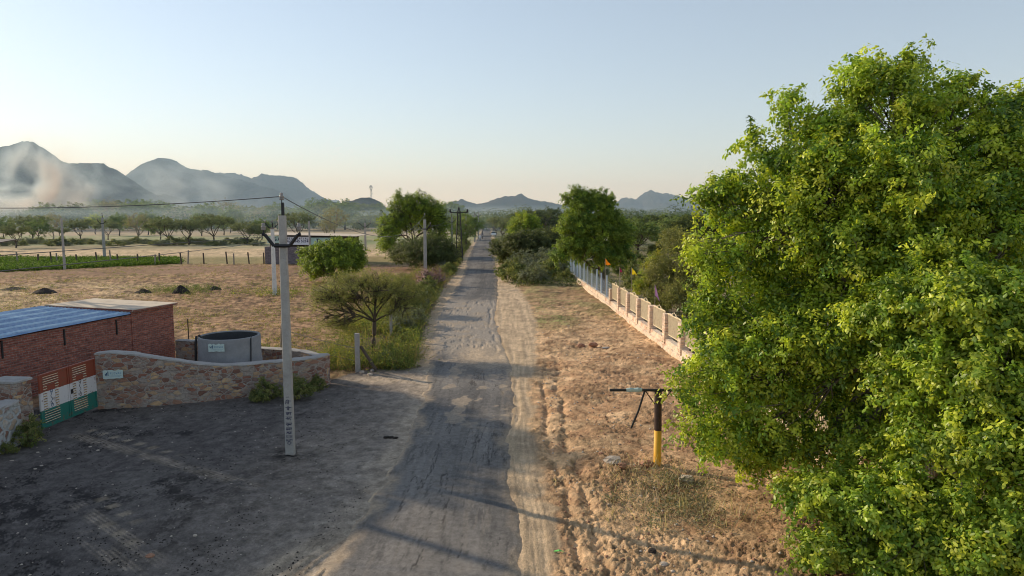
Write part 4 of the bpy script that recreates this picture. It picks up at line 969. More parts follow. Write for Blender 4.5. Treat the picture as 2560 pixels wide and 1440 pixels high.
# ------------------------------------------------------------------ far landmarks
def tower():
    Y = 905; b = at(928, 500, Y); h = at(928, 463, Y)[2] - b[2]; t = thing('cell_tower', 'slim phone mast with clustered antennas on top of the small hill', 'mast', (b[0], Y, b[2] - 3)); L0 = (b[0], Y, b[2] - 3); x = b[0]
    mb = MB(L0)
    for k in range(3):
        w = 2 * math.pi * k / 3; mb.tube([(x + 1.0 * math.cos(w), Y + 1.0 * math.sin(w), b[2] - 3), (x + .45 * math.cos(w), Y + .45 * math.sin(w), b[2] + h)], .16, 4)
    for k in range(12):
        z = b[2] + h * k / 12; mb.tube([(x - .8, Y - .4, z), (x + .8, Y - .4, z + h / 12)], .10, 3); mb.tube([(x + .8, Y - .4, z), (x - .8, Y - .4, z + h / 12)], .10, 3)
    mb.build('mast', M['concrete'], t)
    for k, (dx, z) in enumerate(((-1.9, .86), (-1.0, .92), (.2, .95), (1.3, .90), (1.9, .84), (-1.1, .72), (1.2, .66), (0, .62))):
        mb = MB(L0); mb.box((x + dx, Y - .6, b[2] + h * z), (.55, .4, 2.6)); mb.build('antenna', M['concrete'], t)
    mb = MB(L0); mb.tube([(x + 2.0, Y - .5, b[2] + h * .42), (x + 2.0, Y + .2, b[2] + h * .42)], .8, 12); mb.build('dish', M['white'], t)
tower()
def water_tower():
    Y = 620; b = at(940, 545, Y); t = thing('water_tower', 'pale bowl shaped overhead water tank on columns in front of the small hill', 'water tower', (b[0], Y, 0)); z = at(940, 527, Y)[2]; L0 = (b[0], Y, 0)
    mb = MB(L0); mb.lathe((b[0], Y, z), [(0, -.3), (1.8, 0), (2.9, 1.0), (2.9, 2.6), (2.2, 3.3), (0, 3.8)], 20); mb.build('bowl', M['white'], t, True)
    for k in range(6):
        w = 2 * math.pi * k / 6; mb = MB(L0); mb.tube([(b[0] + 1.9 * math.cos(w), Y + 1.9 * math.sin(w), -.5), (b[0] + 1.7 * math.cos(w), Y + 1.7 * math.sin(w), z + .3)], .3, 6); mb.build('column', M['white'], t)
water_tower()
def hill_steps():
    t = thing('hill_stairway', 'white stepped path zigzagging up the small hill', 'stairway', (at(843, 540, 760)[0], 760, 0)); L0 = tuple(t.location); mb = MB(L0)
    p = [at(839, 540, 735), at(842, 524, 745), at(850, 520, 752), at(843, 517, 765), at(826, 510, 790)]
    for a, b in zip(p[:-1], p[1:]):
        for k in range(7):
            c = a + (b - a) * (k + .5) / 7; mb.box((c[0], c[1], c[2] - 1.5), (1.9, 2.4, 4.0))
    mb.build('steps', M['white'], t)
hill_steps()

# far traffic
def car(label, x, y, rz, c):
    t = thing('car', label, 'car', (x, y, 0), rz); m_ = plain('car_' + c, {'white': (.8, .8, .8), 'silver': (.62, .63, .64)}[c], .25, .04, 2)
    mb = MB(); sec = [(-2.1, .45, .75, .80), (-2.0, .3, .95, .84), (-1.2, .25, 1.02, .86), (1.2, .25, .98, .86), (1.95, .3, .85, .82), (2.1, .45, .68, .76)]
    vs = []; 
    for yy, z0, z1, w in sec: vs += [(-w, yy, z0), (w, yy, z0), (w, yy, z1 * .8), (w * .94, yy, z1), (-w * .94, yy, z1), (-w, yy, z1 * .8)]
    n = len(sec); fs = [(i * 6 + k, i * 6 + (k + 1) % 6, (i + 1) * 6 + (k + 1) % 6, (i + 1) * 6 + k) for i in range(n - 1) for k in range(6)] + [tuple(range(6)), tuple((n - 1) * 6 + k for k in range(5, -1, -1))]
    mb.add(vs, fs); bd = mb.build('body', m_, t)
    mb = MB(); mb.box((0, -.1, 1.22), (1.45, 2.3, .5), 0, .78); mb.build('cabin_glass', M['glass_dark'], t)
    mb = MB(); mb.box((0, -.1, 1.49), (1.14, 1.75, .05)); mb.build('roof', m_, t)
    for sx in (-1, 1):
        for yy in (-1.3, 1.3): mb = MB(); mb.tube([(sx * .66, yy, .31), (sx * .86, yy, .31)], .31, 14); mb.build('wheel', M['rubber'], t)
        mb = MB(); mb.box((sx * .6, -2.1, .68), (.3, .06, .14)); mb.build('headlight', M['white'], t)
    return t
g = G(1219, 577); car('white car far off in the middle of the road', -12.5 + .3, 318, R(3), 'white')
g = G(1231, 592); car('white car parked at the right edge of the far road', -6.1, 225, R(4), 'white')

def skin_body(name, joints, edges, radii, mat, parent, sub=1):
    me = bpy.data.meshes.new(name); me.from_pydata(joints, edges, []); me.update(); o = bpy.data.objects.new(name, me); col.objects.link(o); o.parent = parent; me.materials.append(mat)
    s = o.modifiers.new('skin', 'SKIN'); 
    for v, r in zip(me.skin_vertices[0].data, radii): v.radius = (r, r); v.use_root = False
    me.skin_vertices[0].data[0].use_root = True
    ssf = o.modifiers.new('sub', 'SUBSURF'); ssf.levels = sub; ssf.render_levels = sub; return o
def rider(label, x, y, rz, shirt, lbl_bike):
    b = thing('motorcycle', lbl_bike, 'motorcycle', (x, y, 0), rz)
    for yy, nm in ((-.65, 'wheel'), (.65, 'wheel')):
        mb = MB(); mb.tube([(-.05, yy, .3), (.05, yy, .3)], .3, 18); mb.build('wheel', M['rubber'], b)
    mb = MB(); mb.tube([(0, -.65, .3), (0, -.42, .85), (0, -.3, .95)], .04, 6); mb.tube([(-.33, -.3, 1.02), (0, -.38, .98), (.33, -.3, 1.02)], .02, 6); mb.build('handlebar', M['iron'], b)
    mb = MB(); mb.box((0, -.05, .62), (.22, .8, .4), 0, .8); mb.build('engine', M['iron'], b)
    mb = MB(); mb.box((0, .42, .84), (.26, .75, .1), 0, .9); mb.build('seat', M['rubber'], b)
    mb = MB(); mb.lathe((0, -.52, .86), [(0, -.1), (.09, -.06), (.1, .04), (0, .1)], 10); mb.build('headlight', M['white'], b)
    p = thing('person', label, 'person', (x, y, 0), rz)
    J = [(0, .2, .92), (0, .14, 1.2), (0, .1, 1.42), (0, .08, 1.5), (.2, .1, 1.42), (.28, -.08, 1.2), (.3, -.28, 1.06), (-.2, .1, 1.42), (-.28, -.08, 1.2), (-.3, -.28, 1.06), (.15, -.2, .84), (.17, -.02, .42), (.17, -.16, .34), (-.15, -.2, .84), (-.17, -.02, .42), (-.17, -.16, .34), (0, .06, 1.56), (0, .05, 1.66), (0, .06, 1.74)]
    E = [(0, 1), (1, 2), (2, 3), (2, 4), (4, 5), (5, 6), (2, 7), (7, 8), (8, 9), (0, 10), (10, 11), (11, 12), (0, 13), (13, 14), (14, 15), (3, 16), (16, 17), (17, 18)]
    rad = [.16, .15, .15, .06, .07, .05, .035, .07, .05, .035, .09, .06, .045, .09, .06, .045, .07, .10, .07]
    skin_body('body', J, E, rad, shirt, p)
    mb = MB(); mb.lathe((0, .07, 1.70), [(.108, -.02), (.11, .04), (.07, .1), (0, .12)], 12); mb.build('hair', M['rubber'], p)
M['shirt'] = plain('pale_shirt', (.6, .62, .66), .9, .1, 8); M['shirt2'] = plain('dark_shirt', (.12, .12, .16), .9, .1, 8)
g = G(1200, 603); rider('rider in a pale shirt on the nearer far-off motorcycle', g[0], g[1] , R(4), M['shirt'], 'nearer of two dark motorcycles coming up the far road')
g = G(1206, 597); rider('rider in dark clothes on the farther motorcycle', g[0], g[1], R(4), M['shirt2'], 'farther of two dark motorcycles coming up the far road')
g = G(1246, 604); mb = MB((g[0], g[1], 0)); mb.rbox((g[0], g[1], .45), (.4, .25, 1.1), 0, .08); tag(mb.build('milestone', M['white']), 'small white roadside marker stone at the right of the far road', 'marker stone')

# boundary fence posts on the left
q = random.Random(12)
def field_post(label, px, py, h, w, mat, lean=0, group=None):
    g = G(px, py); mb = MB((g[0], g[1], 0)); mb.rbox((g[0], g[1], h / 2 - .1), (w, w * .8, h + .2), q.uniform(-.3, .3), .012, .006, px); o = mb.build('fence_post', M[mat]); o.location = (g[0], g[1], 0); o.rotation_euler = (R(q.uniform(-2, 2)), R(lean), 0)
    return tag(o, label, 'fence post', group), g
o, gA = field_post('stout white concrete fence post beside the heap of stones at the yard corner', 895, 930, 1.65, .19, 'cap')
gB = (gA[0] - .12, gA[1] + .05); mb = MB(); mb.tube([(gB[0], gB[1], 0), (gB[0] + .03, gB[1], 1.45)], .03, 6); tag(mb.build('iron_bar', M['iron_brown']), 'thin rusty bar standing against the stout white fence post', 'bar')
mb = MB(); mb.tube([(gA[0] + .75, gA[1] + .1, .05), (gA[0] + .12, gA[1] + .05, 1.1)], .07, 7); tag(mb.build('wooden_strut', M['bark']), 'dark wooden strut leaning on the stout white fence post', 'strut')
field_post('grey fence post right of the near thorn tree trunk', 978, 850, 1.6, .14, 'concrete')
field_post('pale blue fence post under the second thorn tree', 1008, 780, 1.7, .16, 'blue_post')
field_post('thin yellowish wooden stake by the round tank', 702, 877, 1.35, .07, 'bark_pale', 4)
field_post('thin dark stake left of the round tank', 473, 873, 1.5, .05, 'bark')
for k, (z, zz) in enumerate(((1.0, 1.1), (.45, .5))):
    wire(['upper strand of the thorny fence wire by the yard corner', 'lower strand of the thorny fence wire by the yard corner'][k], (gA[0], gA[1], z), (G(702, 877)[0], G(702, 877)[1], zz), .06, .012)
pxs = [45, 95, 130, 143, 193, 243, 278, 295, 344, 388, 399, 454, 470, 510, 568, 585, 623, 660]
for k, px in enumerate(pxs):
    g = G(px, 662 - q.uniform(0, 3)); mb = MB((g[0], g[1], 0)); hh = q.uniform(1.3, 1.9); mb.rbox((g[0], g[1], hh / 2 - .1), (.16, .14, hh + .2), 0, .02); o = mb.build('fence_post', M['bark_pale'] if k % 3 == 0 else M['bark']); o.location = (g[0], g[1], 0); o.rotation_euler = (0, R(q.uniform(-5, 5)), 0)
    tag(o, f'short weathered fence post beyond the green crop, number {k + 1} of its line from the left', 'fence post', 'weathered posts along the far edge of the crop')
# mounds of dark soil in the field
for k, (px, py, w, h) in enumerate(((35, 724, 75, 6), (112, 733, 62, 12), (358, 732, 46, 9), (452, 733, 46, 18), (537, 724, 36, 8), (270, 760, 90, 8), (88, 782, 50, 14))):
    g = G(px, py); s = g[1] / F; n = 22; rr = w * s / 2; hh = h * s; vs = []; fs = []
    for j in range(7):
        f = j / 6; rad = rr * (1 - f ** 1.5 * .97)
        for i in range(n):
            a = 2 * math.pi * i / n; r_ = rad * (1 + .22 * float(vn(np.array([3.0 * math.cos(a) + k * 9]), np.array([3.0 * math.sin(a) + j * .4]), 5)[0]) - .1)
            vs.append((g[0] + r_ * math.cos(a), g[1] + r_ * .8 * math.sin(a), -.12 + (hh + .12) * (f ** .8) * (1 + .15 * math.sin(i * 2.3 + j))))
    fs = [(j * n + i, j * n + (i + 1) % n, (j + 1) * n + (i + 1) % n, (j + 1) * n + i) for j in range(6) for i in range(n)] + [tuple(6 * n + i for i in range(n))]
    mb = MB((g[0], g[1], 0)); mb.add(vs, fs); o = mb.build('soil_mound', M['ash'], None, True); o.location = (g[0], g[1], 0)
    tag(o, ['long flat heap of dark soil at the left edge of the field', 'dark soil heap second from the left edge of the field', 'low dark soil heap left of the tallest one', 'tallest dark soil heap, ringed by green weeds', 'small dark soil heap right of the tallest one', 'wide dark soil heap behind the flat concrete roof', 'dark soil heap just behind the blue roof'][k], 'soil heap')
# corner of a thatched roof at the far left
g = at(0, 612, 128); t = thing('field_shelter', 'dark sheet roofed field shelter cut by the left edge of the photo', 'shelter', (g[0] - 2, 128, 0)); L0 = (g[0] - 2, 128, 0)
mb = MB(L0); z = at(0, 607, 128)[2]; mb.add([(g[0] - 6, 126, z), (g[0] + 1.9, 126, z + .1), (g[0] + 1.9, 130, z + .5), (g[0] - 6, 130, z + .5), (g[0] - 6, 126, z + .15), (g[0] + 1.9, 126, z + .25), (g[0] + 1.9, 130, z + .65), (g[0] - 6, 130, z + .65)], [(3, 2, 1, 0), (4, 5, 6, 7), (0, 1, 5, 4), (1, 2, 6, 5), (2, 3, 7, 6), (3, 0, 4, 7)]); mb.build('roof', M['iron_brown'], t)
for dx in (-4.5, -1.5, .6): mb = MB(L0); mb.tube([(g[0] + dx, 126.3, 0), (g[0] + dx, 126.3, z + .1)], .1, 6); mb.build('post', M['bark_pale'], t)
# ------------------------------------------------------------------ foliage
def leaves(P_, Nrm, size, aspect, col_, parent, mat, name='crown', loc=(0, 0, 0), two=False, q=rng, droop=0.25, curl=.18):
    """one small folded leaf per point"""
    n = len(P_); D = q.normal(size=(n, 3)); D[:, 2] -= droop; D -= Nrm * (D * Nrm).sum(1)[:, None]; D /= np.linalg.norm(D, axis=1)[:, None] + 1e-9
    W = np.cross(Nrm, D); s = size * q.uniform(.65, 1.25, n)[:, None]; w = s * aspect * .5; P0 = P_ - np.array(loc); cu = Nrm * s * curl
    if two:
        a = P0; b1 = P0 + D * s * .28 - W * w * .9 - cu * .5; b2 = P0 + D * s * .68 - W * w * .85 - cu * .6; t = P0 + D * s - cu; c2 = P0 + D * s * .68 + W * w * .85 - cu * .6; c1 = P0 + D * s * .28 + W * w * .9 - cu * .5
        a = a + cu * .2; V = np.stack([a, b1, b2, t, c2, c1], 1).reshape(-1, 3); i = np.arange(n) * 6
        Fc = np.concatenate([np.stack([i, i + 1, i + 2, i + 3], 1), np.stack([i, i + 3, i + 4, i + 5], 1)]); k = 6
    else:
        V = np.stack([P0, P0 + D * s * .5 - W * w - cu, P0 + D * s, P0 + D * s * .5 + W * w - cu], 1).reshape(-1, 3); i = np.arange(n) * 4
        Fc = np.stack([i, i + 1, i + 2, i + 3], 1); k = 4
    return np_mesh(name, V, Fc, mat, parent, color=np.repeat(col_, k, axis=0))
def unit(n, q=rng):
    v = q.normal(size=(n, 3)); return v / np.linalg.norm(v, axis=1)[:, None]
def crown_points(lobes, nclump, per, rc, q=rng, shell=.55, flat=1.0, under=.25, spread=.42, spray=.7):
    """clump centres near the surfaces of the lobes, leaves round each; returns points, outward normals, clump ids, clump centres"""
    Cn = np.array([l[0] for l in lobes]); Rd = np.array([l[1] for l in lobes]); a = (Rd[:, 0] * Rd[:, 2] + Rd[:, 1] * Rd[:, 2] + Rd[:, 0] * Rd[:, 1]) ** 1.0
    li = q.choice(len(lobes), size=nclump * 3, p=a / a.sum()); u = unit(nclump * 3, q); keep = (u[:, 2] > -under) | (q.random(nclump * 3) < .35)
    li, u = li[keep], u[keep]; rr = (shell + (1 - shell) * q.random(len(li)) ** .6) * (1 + .10 * q.normal(size=len(li)))
    c = Cn[li] + u * Rd[li] * rr[:, None]
    dd = np.linalg.norm((c[:, None, :] - Cn[None]) / Rd[None], axis=2); dd[np.arange(len(li)), li] = 9
    ok = (dd.min(1) > .62) | (q.random(len(li)) < .25); c, u = c[ok][:nclump], u[ok][:nclump]; m = len(c)
    cid = np.repeat(np.arange(m), per); g = unit(m * per, q) * (q.random(m * per) ** spread)[:, None]
    sz = rc * q.uniform(.6, 1.4, m); P_ = c[cid] + g * sz[cid][:, None] * np.array([1, 1, .72 * flat])
    ax_ = u * .8 + unit(m, q) * .75 + np.array([0, 0, .12]); ax_ /= np.linalg.norm(ax_, axis=1)[:, None]      # most clumps are leafy sprays along a twig
    sp = q.random(m) < spray; tt = q.uniform(-.9, 1.3, m * per) ; ln = (ax_[cid] * (tt * sz[cid] * 1.0)[:, None]); thin = (.52 - .16 * tt)[:, None]
    P_ = np.where(sp[cid][:, None], c[cid] + ln + g * sz[cid][:, None] * thin - np.array([0, 0, .14]) * (tt ** 2 * sz[cid])[:, None], P_)
    P_[:, 2] -= .3 * (~sp[cid]) * sz[cid] * (g[:, 0] ** 2 + g[:, 1] ** 2)
    Nn = g * .9 + u[cid] * .5 + np.array([0, 0, .55]) + q.normal(size=P_.shape) * .55; Nn /= np.linalg.norm(Nn, axis=1)[:, None]
    return P_, Nn, cid, c
def palette(cid, m, cols, q=rng, j=.16, cj=.22, n=None):
    cols = np.array(cols, float); k = len(cols); t = q.random(m); base = cols[np.minimum((t * k).astype(int), k - 1)]
    base = base * (1 + q.uniform(-cj, cj, m))[:, None]; c = base[cid]; n = len(cid)
    r = q.random(n) < .22; c = np.where(r[:, None], cols[q.integers(0, k, n)], c)
    return np.clip(c * (1 + q.uniform(-j, j, n))[:, None] * 1.15, .004, .95)
def limb(a, b, r0, r1, q, sag=.0, wig=.10, n=7):
    a = np.array(a, float); b = np.array(b, float); L_ = np.linalg.norm(b - a); o = q.normal(size=3) * wig * L_; o2 = q.normal(size=3) * wig * L_ * .4; pts = []
    for i in range(n + 1):
        t = i / n; pts.append(a + (b - a) * t + o * math.sin(math.pi * t) + o2 * math.sin(2 * math.pi * t) + np.array([0, 0, sag * L_ * math.sin(math.pi * t)]))
    return pts, [r0 + (r1 - r0) * (i / n) ** .8 for i in range(n + 1)]
def skeleton(mb, base, fork, targets, r, q, nmain=6, sides=7, twig=True, fine=.012, wig=.09, lean=None, twigr=1.0):
    """trunk to the fork, main limbs to groups of targets, twigs to each target"""
    pts, rad = limb(base, fork, r, r * .72, q, 0, .06, 6); rad[0] *= 1.35; mb.tube(pts, rad, sides + 2)
    T = np.array(targets); k = min(nmain, len(T)); cen = T[q.choice(len(T), k, replace=False)]
    for _ in range(5):
        lab = np.argmin(((T[:, None] - cen[None]) ** 2).sum(2), 1); cen = np.array([T[lab == i].mean(0) if (lab == i).any() else cen[i] for i in range(k)])
    for i in range(k):
        tt = T[lab == i]
        if not len(tt): continue
        e = np.array(fork) + (cen[i] - np.array(fork)) * .82; share = max(.35, (len(tt) / len(T)) ** .4)
        pts, rad = limb(pts0 := fork, e, r * .62 * share + fine, r * .22 * share + fine, q, .05, wig, 8); mb.tube(pts, rad, sides)
        k2 = max(1, min(5, len(tt) // 4)); c2 = tt[q.choice(len(tt), k2, replace=False)]; lab2 = np.argmin(((tt[:, None] - c2[None]) ** 2).sum(2), 1)
        for j in range(k2):
            t2 = tt[lab2 == j]; st = pts[int(q.integers(4, 9))]; e2 = np.array(st) + (t2.mean(0) - np.array(st)) * .8
            p2, r2 = limb(st, e2, r * .2 * share + fine, r * .08 + fine * .8, q, .03, wig, 6); mb.tube(p2, r2, max(4, sides - 2), False)
            if twig:
                for w in t2:
                    s3 = p2[int(q.integers(2, 7))]; p3, r3 = limb(s3, w, (r * .05 + fine * .7) * twigr, fine * .4 * twigr, q, .02, wig, 4); mb.tube(p3, r3, 3, False)

def tree(name, label, base, lobes, nclump, per, rc, leaf, cols, fork=None, trunk_r=.15, seed=1, aspect=.5, mat='leaf', bark='bark', two=False, group=None, nmain=6, shell=.55, under=.25, twigfrac=.5, flat=1, cat='tree', fine=.012, droop=.25, wig=.09, spread=.42, twigr=1.0, spray=.7):
    cols = [(c[0] * 1.50, c[1] * 1.26, c[2] * 1.4) for c in cols]; q = np.random.default_rng(seed); base = np.array([base[0], base[1], 0.0]); t = thing(name, label, cat, base, group=group)
    P_, Nn, cid, cc = crown_points(lobes, nclump, per, rc, q, shell, flat, under, spread, spray)
    ok = P_[:, 2] > .05; P_, Nn, cid = P_[ok], Nn[ok], cid[ok]
    leaves(P_, Nn, leaf, aspect, palette(cid, len(cc), cols, q), t, M[mat], 'crown', base, two, q, droop)
    if fork is None: fork = base + (np.mean([l[0] for l in lobes], 0) - base) * .35
    mb = MB(base); tg = cc[q.random(len(cc)) < twigfrac]; tg = tg[tg[:, 2] > fork[2] * .6]
    skeleton(mb, base - np.array([0, 0, .2]), fork, tg if len(tg) > 3 else cc, trunk_r, q, nmain, 7, True, fine, wig, twigr=twigr)
    mb.build('trunk', M[bark], t, True); return t
def LP(px, py, Y, rx, rz, ry=None):
    c = at(px, py, Y); s = Y / F; return (c, np.array([rx * s, (ry or rx * .85) * s, rz * s]))

BRIGHT = [(.16, .24, .025), (.21, .30, .03), (.11, .19, .022), (.27, .33, .035), (.075, .15, .02)]
LUSH = [(.105, .175, .03), (.14, .22, .035), (.08, .135, .025), (.18, .25, .04)]
YELL = [(.26, .31, .03), (.32, .33, .035), (.17, .25, .025), (.12, .20, .022)]
DARKG = [(.05, .075, .025), (.065, .09, .03), (.04, .06, .02), (.085, .11, .035)]
OLIVE = [(.12, .15, .04), (.15, .18, .05), (.09, .12, .035), (.18, .20, .06)]
GREY = [(.18, .19, .125), (.22, .23, .15), (.14, .155, .10)]

def big_tree():
    q = np.random.default_rng(21); base = np.array([8.25, 12.5, 0]); t = thing('broad_leaved_tree', 'huge bright green leafy tree filling the right side of the photo', 'tree', base)
    back = [(2200, 330, 15, 135, 190), (2195, 200, 15, 60, 75), (2187, 128, 15, 12, 40), (2250, 180, 15, 62, 50), (2150, 200, 15, 34, 50), (2385, 215, 15, 42, 48), (2410, 190, 15, 20, 20), (2330, 290, 15.3, 90, 80), (2530, 280, 15, 62, 70), (2550, 235, 15, 26, 30), (2640, 330, 15, 110, 150), (2020, 370, 15.5, 75, 125), (1960, 270, 15.4, 26, 40), (1925, 420, 15.5, 62, 100), (1885, 360, 15.4, 26, 36),
            (1880, 520, 15.5, 85, 95), (1810, 510, 15.6, 46, 52), (1765, 475, 15.6, 28, 18), (2080, 560, 16, 180, 180), (2330, 500, 16, 190, 190), (2520, 520, 16, 160, 180), (1850, 670, 15.5, 115, 120), (1760, 640, 15.2, 40, 40), (2020, 800, 15.5, 180, 160), (1790, 780, 15.2, 78, 60), (2680, 600, 15, 200, 260),
            (1790, 920, 14.6, 110, 90), (1700, 965, 14.3, 52, 34), (1900, 1010, 14.8, 150, 110), (1830, 1110, 14.6, 100, 72), (1960, 1120, 14.8, 120, 80), (2250, 760, 16.5, 210, 170), (2450, 860, 16.5, 200, 180), (1735, 1060, 14.3, 42, 50), (2120, 960, 15.2, 130, 110), (2300, 980, 15.6, 150, 110), (2060, 1130, 14.8, 70, 60), (2200, 1000, 14.6, 140, 80), (1860, 860, 14.8, 130, 100), (2100, 780, 14.6, 150, 110), (2380, 1120, 14.5, 120, 70)]
    front = [(2400, 745, 12.2, 170, 80), (2520, 790, 11.6, 130, 110), (2230, 790, 13, 120, 70), (2470, 940, 11.6, 170, 110), (2300, 960, 12.4, 120, 80), (2520, 1120, 11, 130, 110), (2390, 1100, 11.5, 130, 80), (2250, 1120, 12.4, 70, 45), (2350, 860, 12.4, 130, 70),
             (2170, 1265, 12, 140, 70), (2030, 1235, 12.4, 95, 42), (2310, 1250, 11.7, 120, 75), (2500, 1310, 10.8, 120, 95), (2090, 1370, 11.8, 105, 48), (2230, 1400, 11.5, 130, 60), (2700, 1000, 10.8, 200, 300), (2440, 1420, 10.8, 100, 50), (2330, 1370, 11.2, 90, 60), (2560, 1400, 10.6, 110, 60), (2120, 1190, 13, 60, 30)]
    back = [(b[0] + (10 if b[0] < 1900 and b[1] > 850 else 0), b[1] + (16 if b[1] < 420 else 6 if b[1] < 700 else 0), b[2], b[3] * .93, b[4] * .93) for b in back] + [(2450, 440, 15.5, 95, 105), (2400, 600, 15.4, 120, 90), (2540, 640, 15, 90, 70), (2300, 660, 15.2, 110, 70), (2260, 470, 13.9, 150, 130), (2440, 560, 13.6, 150, 120), (2560, 480, 13.6, 110, 130), (2130, 620, 14.2, 130, 110), (1990, 560, 14.6, 100, 110), (2310, 640, 13.3, 120, 70), (2120, 860, 14, 150, 90), (2180, 1090, 13.6, 110, 60), (1960, 860, 14.3, 110, 90), (2060, 420, 14.6, 80, 90), (2500, 380, 14.2, 80, 90)]
    LB = [LP(*b) for b in back]; LF = [LP(*b) for b in front]; nb = len(LB)
    for _ in range(80):      # loose tufts sticking out of the outline
        c_, r_ = LB[int(q.integers(nb))]
        if c_[2] < 5: continue
        d_ = unit(1, q)[0]; d_[1] *= .4; d_[2] = abs(d_[2]) * .8; LB.append((c_ + d_ / np.linalg.norm(d_) * r_ * q.uniform(1.0, 1.18), np.array([.24, .24, .2])))
    P1, N1, c1, k1 = crown_points(LB, 4900, 80, .34, q, .45, 1, .6, .5, .9); P2, N2, c2, k2 = crown_points(LF, 2000, 80, .27, q, .4, 1, .6, .5, .85)
    # loose sprays sticking out of the outline
    col1 = palette(c1, len(k1), [(.165, .215, .022), (.205, .25, .026), (.115, .165, .02), (.26, .285, .03), (.065, .11, .016), (.29, .30, .035)], q, .20, .36) * 1.82; col2 = palette(c2, len(k2), [(.15, .205, .025), (.20, .245, .03), (.10, .155, .02), (.27, .29, .033)], q, .20, .32) * 1.72
    P_ = np.concatenate([P1, P2]); Nn = np.concatenate([N1, N2]); cc = np.concatenate([col1, col2]); ok = P_[:, 2] > .15
    leaves(P_[ok], Nn[ok], .092, .50, cc[ok], t, M['leaf_near'], 'crown', base, True, q, .55, .22)
    mb = MB(base); fork = np.array([8.9, 13.3, 3.2]); fork2 = np.array([8.6, 12.6, 1.6])
    tg = k1[q.random(len(k1)) < .2]; skeleton(mb, base - np.array([0, 0, .3]), fork, tg, .21, q, 11, 9, True, .012, .07)
    tg = k2[q.random(len(k2)) < .5]; skeleton(mb, fork2 - np.array([0, 0, .3]), fork2, tg, .16, q, 8, 7, True, .010, .07)
    mb.tube([base + np.array([.5, .6, -.2]), base + np.array([1.2, 1.2, 1.5]), base + np.array([1.5, 2.2, 4.2])], [.2, .16, .12], 9)
    mb.build('trunk', M['bark_mid'], t, True); print('big tree leaves', int(ok.sum()))
M['bark_mid'] = plain('bark_mid', (.17, .135, .10), .95, .3, 8, bmp=.02); M['twig'] = plain('pink_twig', (.26, .16, .13), .95, .2, 4)
M['leaf_near'] = leaf_mat('leaf_glossy', .42, .42, .45)
big_tree()

# near thorn tree with open flat sprays
def acacia(label, base, lobes, seed, ncl=520, per=95, rc=.30, leaf=.055, cols=OLIVE, r=.13, fork=None, **k):
    return tree('thorn_tree', label, base, lobes, ncl, per, rc, leaf, cols, fork, r, seed, .42, flat=.35, nmain=9, shell=.35, under=.05, twigfrac=.9, wig=.06, fine=.014, droop=.1, **k)
acacia('near flat topped thorn tree with feathery foliage and dark forked trunk', (-6.55, 31.9),
       [LP(880, 722, 32, 100, 26), LP(850, 755, 31.5, 82, 28), LP(975, 735, 32, 72, 34), LP(920, 700, 32.5, 70, 20), LP(1000, 780, 31.5, 42, 22), LP(838, 812, 31.2, 48, 14), LP(812, 735, 31.6, 44, 20), LP(1010, 745, 32, 36, 22)], 3, 640, 70, .36, .056,
       [(.13, .16, .04), (.17, .20, .055), (.10, .13, .035), (.22, .24, .07)], .13, np.array([-6.5, 31.9, 1.55]), spread=.6, twigr=1.8, spray=.95)
acacia('second thorn tree up the road with twin trunks and sparse olive crown', (-7.0, 45.5),
       [LP(1000, 715, 45.5, 45, 28), LP(1040, 745, 45, 40, 26), LP(985, 760, 45, 30, 18)], 5, 190, 90, .42, .075, OLIVE, .16, np.array([-6.9, 45.5, 1.5]), spread=.6)
tree('leafless_shrub', 'bare pinkish brown twiggy shrub by the grey pole', G(1075, 745)[:2], [LP(1060, 695, 62, 40, 30), LP(1095, 690, 64, 26, 26), LP(1030, 710, 60, 22, 18)], 260, 26, .45, .10, [(.22, .12, .10), (.28, .17, .14), (.17, .11, .08)], None, .12, 6, .14, twigfrac=1, shell=.2, cat='shrub', mat='leaf_far', bark='twig', twigr=2.2)
tree('round_tree', 'bright green dome shaped tree in front of the signboard shop', G(835, 712)[:2], [LP(800, 645, 68, 42, 30), LP(850, 632, 68, 52, 34), LP(885, 650, 68, 26, 26), LP(790, 675, 67, 30, 22), LP(840, 660, 67, 55, 34), LP(765, 632, 68, 14, 12)], 620, 70, .50, .16, BRIGHT[:3] + LUSH, None, .22, 8, .6, shell=.8, spread=.5)
tree('thorn_tree', 'dense dark thorn tree with rounded top behind the grey pole', G(1075, 668)[:2], [LP(1030, 625, 84, 45, 24), LP(1085, 622, 84, 52, 32), LP(1115, 650, 83, 26, 22), LP(1060, 640, 82, 55, 30), LP(1000, 640, 84, 24, 16)], 620, 60, .62, .17, DARKG + [(.07, .11, .03)], None, .25, 9, .5, flat=.6, shell=.7)
tree('round_tree', 'tall round crowned green tree left of the road with bare limbs below its crown', G(1035, 640)[:2],
     [LP(985, 560, 110, 36, 26), LP(1010, 520, 110, 34, 26), LP(1045, 515, 110, 38, 30), LP(1080, 530, 110, 30, 28), LP(1098, 560, 110, 20, 22), LP(1040, 548, 112, 60, 32), LP(968, 585, 108, 24, 26), LP(975, 615, 107, 22, 18), LP(1000, 490, 110, 10, 8), LP(1092, 590, 110, 20, 18)], 640, 60, .85, .26, BRIGHT[:3] + LUSH[:2] + DARKG[:1], None, .4, 10, .55, shell=.6, twigfrac=.5, spread=.5)
